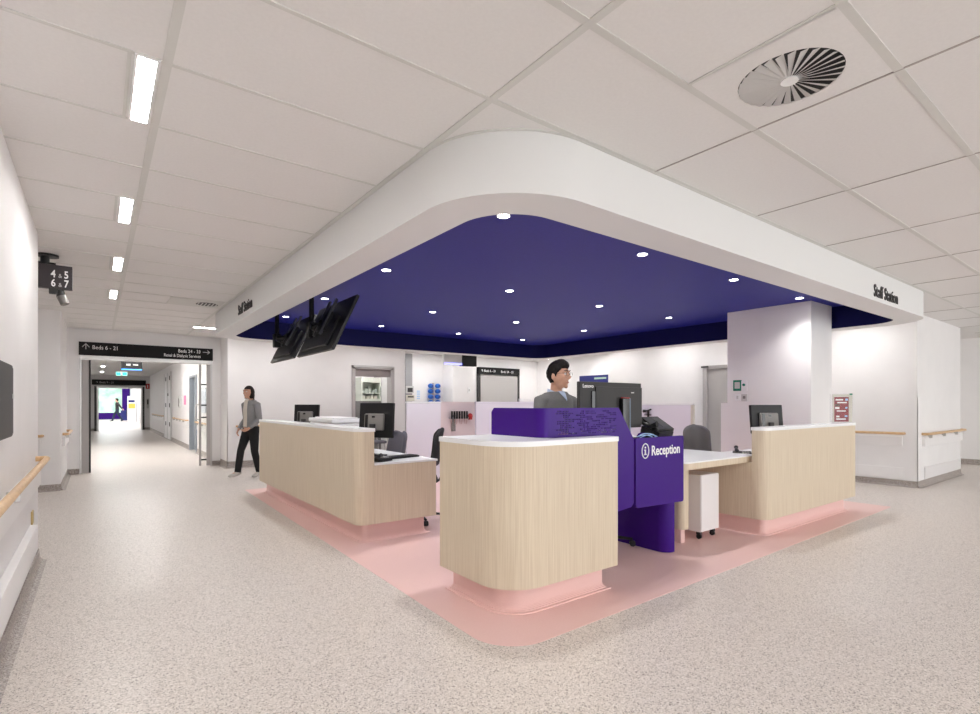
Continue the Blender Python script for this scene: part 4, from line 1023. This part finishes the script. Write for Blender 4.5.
def person(label, loc_, rz, sc, pose, top_m, leg_m, shoe_m, hair_kind, hair_m, vox=.008, head_yaw=0, extra=None, skinny=1.0):
    """built facing -y, ~1.72 m before scaling"""
    t = thing('person', label, 'person', loc_, rz); t.scale = (sc, sc, sc)
    S = pose
    b = B()
    hc = Vector(S['head']); M = head_mesh(b, hc, head_yaw, S.get('hs', 1.0))
    neck = Vector(S['neck'])
    loft(b, [neck + Vector((0, .01, -.05)), neck, hc + Vector((0, .02, -.06))], [.060, .054, .054], 14)
    tor = [Vector(p) for p in S['torso']]; R_ = [(.155, .115), (.148, .108), (.135, .100), (.158, .108), (.172, .105), (.120, .075)]
    k_ = skinny
    loft(b, tor, [(a * k_, c_ * k_) for a, c_ in R_], 20, ref=(1, 0, 0))
    for side in ('L', 'R'):
        sh, el, wr = [Vector(p) for p in S['arm' + side]]
        loft(b, [sh * .75 + tor[4] * .25, sh, (sh + el) / 2, el, (el + wr) / 2, wr], [.055, .052, .044, .038, .036, .025], 12)
        hand(b, wr, S['hand' + side], S['thumb' + side], S['palm' + side], S.get('curl', .5))
        hip, kn, an, toe = [Vector(p) for p in S['leg' + side]]
        loft(b, [hip + Vector((0, 0, .06)), hip, (hip + kn) / 2, kn, (kn * .55 + an * .45), an], [.085, .085, .070, .052, .050, .036], 14)
        loft(b, [an + (an - toe) * .28, an, (an + toe) / 2, toe], [(.03, .03), (.036, .036), (.042, .026), (.032, .016)], 10)
    body = obj('body', remesh(b, vox, 2), SKIN, t)
    for p in body.data.polygons: p.use_smooth = True
    # clothing
    g_ = .013
    b = B(); loft(b, [tor[0] + Vector((0, 0, -.04))] + tor[:5] + [tor[5]], [((a + g_) * k_, (c_ + g_) * k_) for a, c_ in [R_[0]] + R_[:5] + [(.115, .075)]], 24, ref=(1, 0, 0))
    for side in ('L', 'R'):
        sh, el, wr = [Vector(p) for p in S['arm' + side]]; w2_ = wr + (el - wr).normalized() * .02
        loft(b, [sh * .7 + tor[4] * .3, sh, (sh + el) / 2, el, (el + wr) / 2, w2_], [.069, .066, .058, .052, .047, .036], 14)
    o = obj('top', remesh(b, .010, 6), top_m, t)
    for p in o.data.polygons: p.use_smooth = True
    b = B(); loft(b, [tor[1], tor[0], tor[0] + Vector((0, 0, -.08))], [((.148 + .008) * k_, (.108 + .008) * k_), (.163 * k_, .122 * k_), (.15 * k_, .115 * k_)], 20, ref=(1, 0, 0))
    for side in ('L', 'R'):
        hip, kn, an, toe = [Vector(p) for p in S['leg' + side]]
        loft(b, [hip + Vector((0, 0, .06)), hip, (hip + kn) / 2, kn, kn * .5 + an * .5, an + Vector((0, 0, .0))], [.097, .097, .082, .066, .062, .056], 16)
    o = obj('trousers', remesh(b, .010, 5), leg_m, t)
    for p in o.data.polygons: p.use_smooth = True
    for side in ('L', 'R'):
        hip, kn, an, toe = [Vector(p) for p in S['leg' + side]]
        b = B(); dn = Vector((0, 0, -.02)); loft(b, [an + (an - toe) * .42 + dn, an + dn * .6, (an + toe) / 2 + dn * .5, toe + dn * .2, toe + (toe - an) * .12], [(.032, .032), (.045, .048), (.050, .034), (.044, .024), (.02, .012)], 14)
        o = obj('shoe', remesh(b, .008, 3), shoe_m, t)
    hr = obj('hair', hair_mesh(M, hair_kind), hair_m, t)
    for p in hr.data.polygons: p.use_smooth = True
    for sx_ in (-1, 1):
        b = B(); q = bmesh.new(); ball(q, (sx_ * .033, -.0845, .014), .0115, 3); merge(b, q, M); e = obj('eye', b, EYEW, t)
        b = B(); q = bmesh.new(); ball(q, (sx_ * .033, -.0935, .014), .0052, 2, (1, .7, 1)); merge(b, q, M); obj('iris', b, EYEK, e)
        b = B(); q = bmesh.new(); loft(q, [(sx_ * .014, -.1005, .038), (sx_ * .034, -.098, .045), (sx_ * .054, -.082, .038)], [.003, .0042, .002], 8); merge(b, q, M); obj('eyebrow', b, hair_m, t)
    b = B(); q = bmesh.new(); loft(q, [(-.024, -.089, -.062), (0, -.0985, -.0605), (.024, -.089, -.062)], [.002, .0048, .002], 8); merge(b, q, M); obj('mouth', b, LIP, t)
    if extra: extra(t, M, S)
    return t

def man_extra(t, M, S):
    # shirt collar and v-neck
    nk = Vector(S['neck']); R_ = Matrix.Rotation(0, 3, 'Z')
    for sx_ in (-1, 1):
        b = B(); q = bmesh.new()
        P = [(0, .085, .005), (sx_ * .055, .055, .012), (sx_ * .072, 0, .0), (sx_ * .050, -.055, -.025), (sx_ * .006, -.095, -.072)]
        V = []
        for p in P: V.append((q.verts.new(nk + Vector(p)), q.verts.new(nk + Vector(p) * 1.08 + Vector((sx_ * .006, -.006, -.048)))))
        for A, C in zip(V, V[1:]): q.faces.new((A[0], C[0], C[1], A[1]))
        bmesh.ops.recalc_face_normals(q, faces=q.faces); bmesh.ops.solidify(q, geom=q.faces[:], thickness=.006); merge(b, q); obj('shirt_collar', b, SHIRT, t)
    b = B(); q = bmesh.new(); rows = []
    for k in range(6):
        f_ = k / 5; hw_ = .042 * (1 - f_) + .001; z_ = 1.485 - .085 * f_; yb = -.074 - .060 * f_ ** .7
        rows.append([q.verts.new((hw_ * u_, yb + .022 * u_ * u_ * (1 - f_), z_)) for u_ in (-1, -.5, 0, .5, 1)])
    for A, C in zip(rows, rows[1:]):
        for i in range(4): q.faces.new((A[i], A[i + 1], C[i + 1], C[i]))
    bmesh.ops.recalc_face_normals(q, faces=q.faces); bmesh.ops.solidify(q, geom=q.faces[:], thickness=.01); merge(b, q); obj('shirt_front', b, SHIRT, t)
    # glasses
    b = B(); q = bmesh.new()
    for sx_ in (-1, 1):
        pts = [(sx_ * .034 + .025 * math.cos(2 * PI * k / 20), -.108, .012 + .019 * math.sin(2 * PI * k / 20)) for k in range(21)]
        loft(q, pts, .0014, 6, cap=False); loft(q, [(sx_ * .058, -.108, .016), (sx_ * .076, -.07, .018), (sx_ * .080, .01, .016)], .0014, 6)
    loft(q, [(-.010, -.108, .016), (.010, -.108, .016)], .0014, 6); merge(b, q, M); obj('glasses', b, CHAR, t)
def woman_extra(t, M, S):
    b = B(); tor = [Vector(p) for p in S['torso']]
    loft(b, [tor[1] + Vector((0, -.118, -.06)), tor[2] + Vector((0, -.108, 0)), tor[3] + Vector((0, -.114, 0)), tor[4] + Vector((0, -.105, .04)), tor[5] + Vector((0, -.072, .02))], [(.05, .012), (.05, .012), (.055, .012), (.05, .014), (.045, .014)], 12, ref=(1, 0, 0)); obj('inner_top', b, CREAM, t)
    nk = Vector(S['neck']); b = B(); pts = [nk + Vector((.062 * math.sin(a), -.066 * math.cos(a), -.02 - .02 * math.cos(a))) for a in [2 * PI * k / 20 for k in range(21)]]; loft(b, pts, .010, 8, cap=False); obj('scarf', b, TXTK, t)

TOR = [(0, 0, .93), (0, -.005, 1.02), (0, -.005, 1.12), (0, .0, 1.28), (0, .01, 1.40), (0, .02, 1.475)]
man = dict(hs=1.05, head=(0, -.02, 1.628), neck=(0, .01, 1.50), torso=TOR,
    armL=((.192, .01, 1.40), (.235, -.0, 1.14), (.16, -.17, 1.10)), armR=((-.192, .01, 1.40), (-.235, -.0, 1.14), (-.16, -.17, 1.10)),
    handL=(-.3, -.9, -.1), handR=(.3, -.9, -.1), thumbL=(-.8, 0, .3), thumbR=(.8, 0, .3), palmL=(0, 0, -1), palmR=(0, 0, -1), curl=.5,
    legL=((.09, 0, .90), (.10, -.02, .49), (.10, .02, .09), (.11, -.14, .035)), legR=((-.09, 0, .90), (-.10, -.02, .49), (-.10, .02, .09), (-.11, -.14, .035)))
person('man in grey jumper over pale blue shirt standing behind the reception desk', (3.28, 3.36, 0), math.radians(0), .965, man, KNIT, BTROU, SHOE, 'short', HAIR, .007, math.radians(18), man_extra)
wom = dict(head=(.0, -.045, 1.60), neck=(0, -.01, 1.475), torso=[(0, 0, .93), (0, -.005, 1.02), (0, -.01, 1.12), (0, -.01, 1.27), (0, .0, 1.38), (0, .0, 1.455)],
    armL=((.175, .0, 1.375), (.21, .03, 1.10), (.15, -.16, .93)), armR=((-.175, .0, 1.375), (-.215, .05, 1.10), (-.20, -.12, .90)),
    handL=(-.5, -.6, -.4), handR=(.2, -.5, -.8), thumbL=(-.3, -.8, 0), thumbR=(.6, -.6, 0), palmL=(-.8, 0, -.3), palmR=(.9, 0, 0), curl=.7,
    legL=((.085, 0, .90), (.08, .02, .49), (.08, .12, .10), (.09, -.02, .035)), legR=((-.085, 0, .90), (-.07, -.16, .52), (-.05, -.24, .12), (-.05, -.40, .07)))
person('woman with dark bob, grey cardigan and black trousers walking past the left counter', (2.20, 10.05, 0), math.radians(-66), .955, wom, CARDI, BTROU, SHOEW, 'bob', HAIRB, .009, math.radians(8), woman_extra, .9)
far = dict(head=(0, -.03, 1.62), neck=(0, 0, 1.49), torso=[(0, 0, .93), (0, -.005, 1.02), (0, -.01, 1.12), (0, -.01, 1.28), (0, .0, 1.40), (0, .01, 1.475)],
    armL=((.19, .01, 1.40), (.22, .20, 1.16), (.20, .34, .95)), armR=((-.19, .01, 1.40), (-.22, .16, 1.14), (-.18, .32, .95)),
    handL=(0, .6, -.6), handR=(0, .6, -.6), thumbL=(-.8, 0, 0), thumbR=(.8, 0, 0), palmL=(0, .3, -.8), palmR=(0, .3, -.8), curl=1.0,
    legL=((.09, 0, .90), (.09, .10, .50), (.09, .34, .13), (.09, .22, .06)), legR=((-.09, 0, .90), (-.08, -.20, .53), (-.08, -.32, .11), (-.08, -.48, .06)))
person('person in dark clothes walking across the far end of the corridor', (1.18, 47.5, 0), math.radians(-100), .99, far, TXTK, DJEAN, SHOE, 'short', HAIRB, .011)
t = thing('wheeled_case', 'dark case pulled behind the person far down the corridor', 'luggage', (2.02, 47.4, 0)); obj('body', bx(-.28, .34, -.2, .2, .38, .98, bev=.08, seg=3), BLACK, t)
b = B()
for x in (-.2, .26): loft(b, [(x, -.15, .05), (x * .8, -.12, .42)], .03, 8); cyl(b, (x, -.18, .051), .05, .06, 'y', 12)
obj('wheel_frame', b, BLACK, t)

FILLG = mat('fill_glow', (1, 1, 1), .5, emit=(.95, .98, 1), es=1.1)  # glow for unseen ceiling panels added to brighten the far corridor
struct('fill_panel_1', bx(-.5, 1.9, 42, 54, 3.68, 3.70), FILLG, sm=False, label='unseen glowing panel added to brighten the far hall')
struct('fill_panel_2', bx(-.1, 1.9, 33.5, 39.5, 3.68, 3.70), FILLG, sm=False, label='unseen glowing panel added just past the second doorway')
for k in range(4): strip('hidden strip light added to brighten the corridor behind the entrance header', .95, 13.2 + 1.7 * k, 1.2, .09, 'added strip lights behind the entrance header')  # lamps added where the header hides them, to brighten the corridor
# ------------------------------------------------------------------ world, camera, colour
w = bpy.data.worlds.new('world'); SC.world = w; w.use_nodes = True
bg = w.node_tree.nodes['Background']; bg.inputs[0].default_value = (.975, .99, 1, 1); bg.inputs[1].default_value = 1.15
cam = bpy.data.cameras.new('camera'); co = bpy.data.objects.new('camera', cam); COL.objects.link(co)
cam.sensor_width = 36; cam.lens = 521 * 36 / 980; cam.shift_y = 47 / 980; cam.clip_end = 200; cam.clip_start = .02
co.location = (0, 0, 1.32); co.rotation_euler = (PI / 2, 0, -math.radians(37.0))
SC.camera = co
vs = SC.view_settings; vs.view_transform = 'Standard'; vs.look = 'None'; vs.gamma = 1; vs.use_curve_mapping = False; vs.exposure = 1.84
try:
    SC.cycles.use_denoising = True; SC.cycles.diffuse_bounces = 8; SC.cycles.max_bounces = 12; SC.cycles.sample_clamp_indirect = 4
except Exception: pass
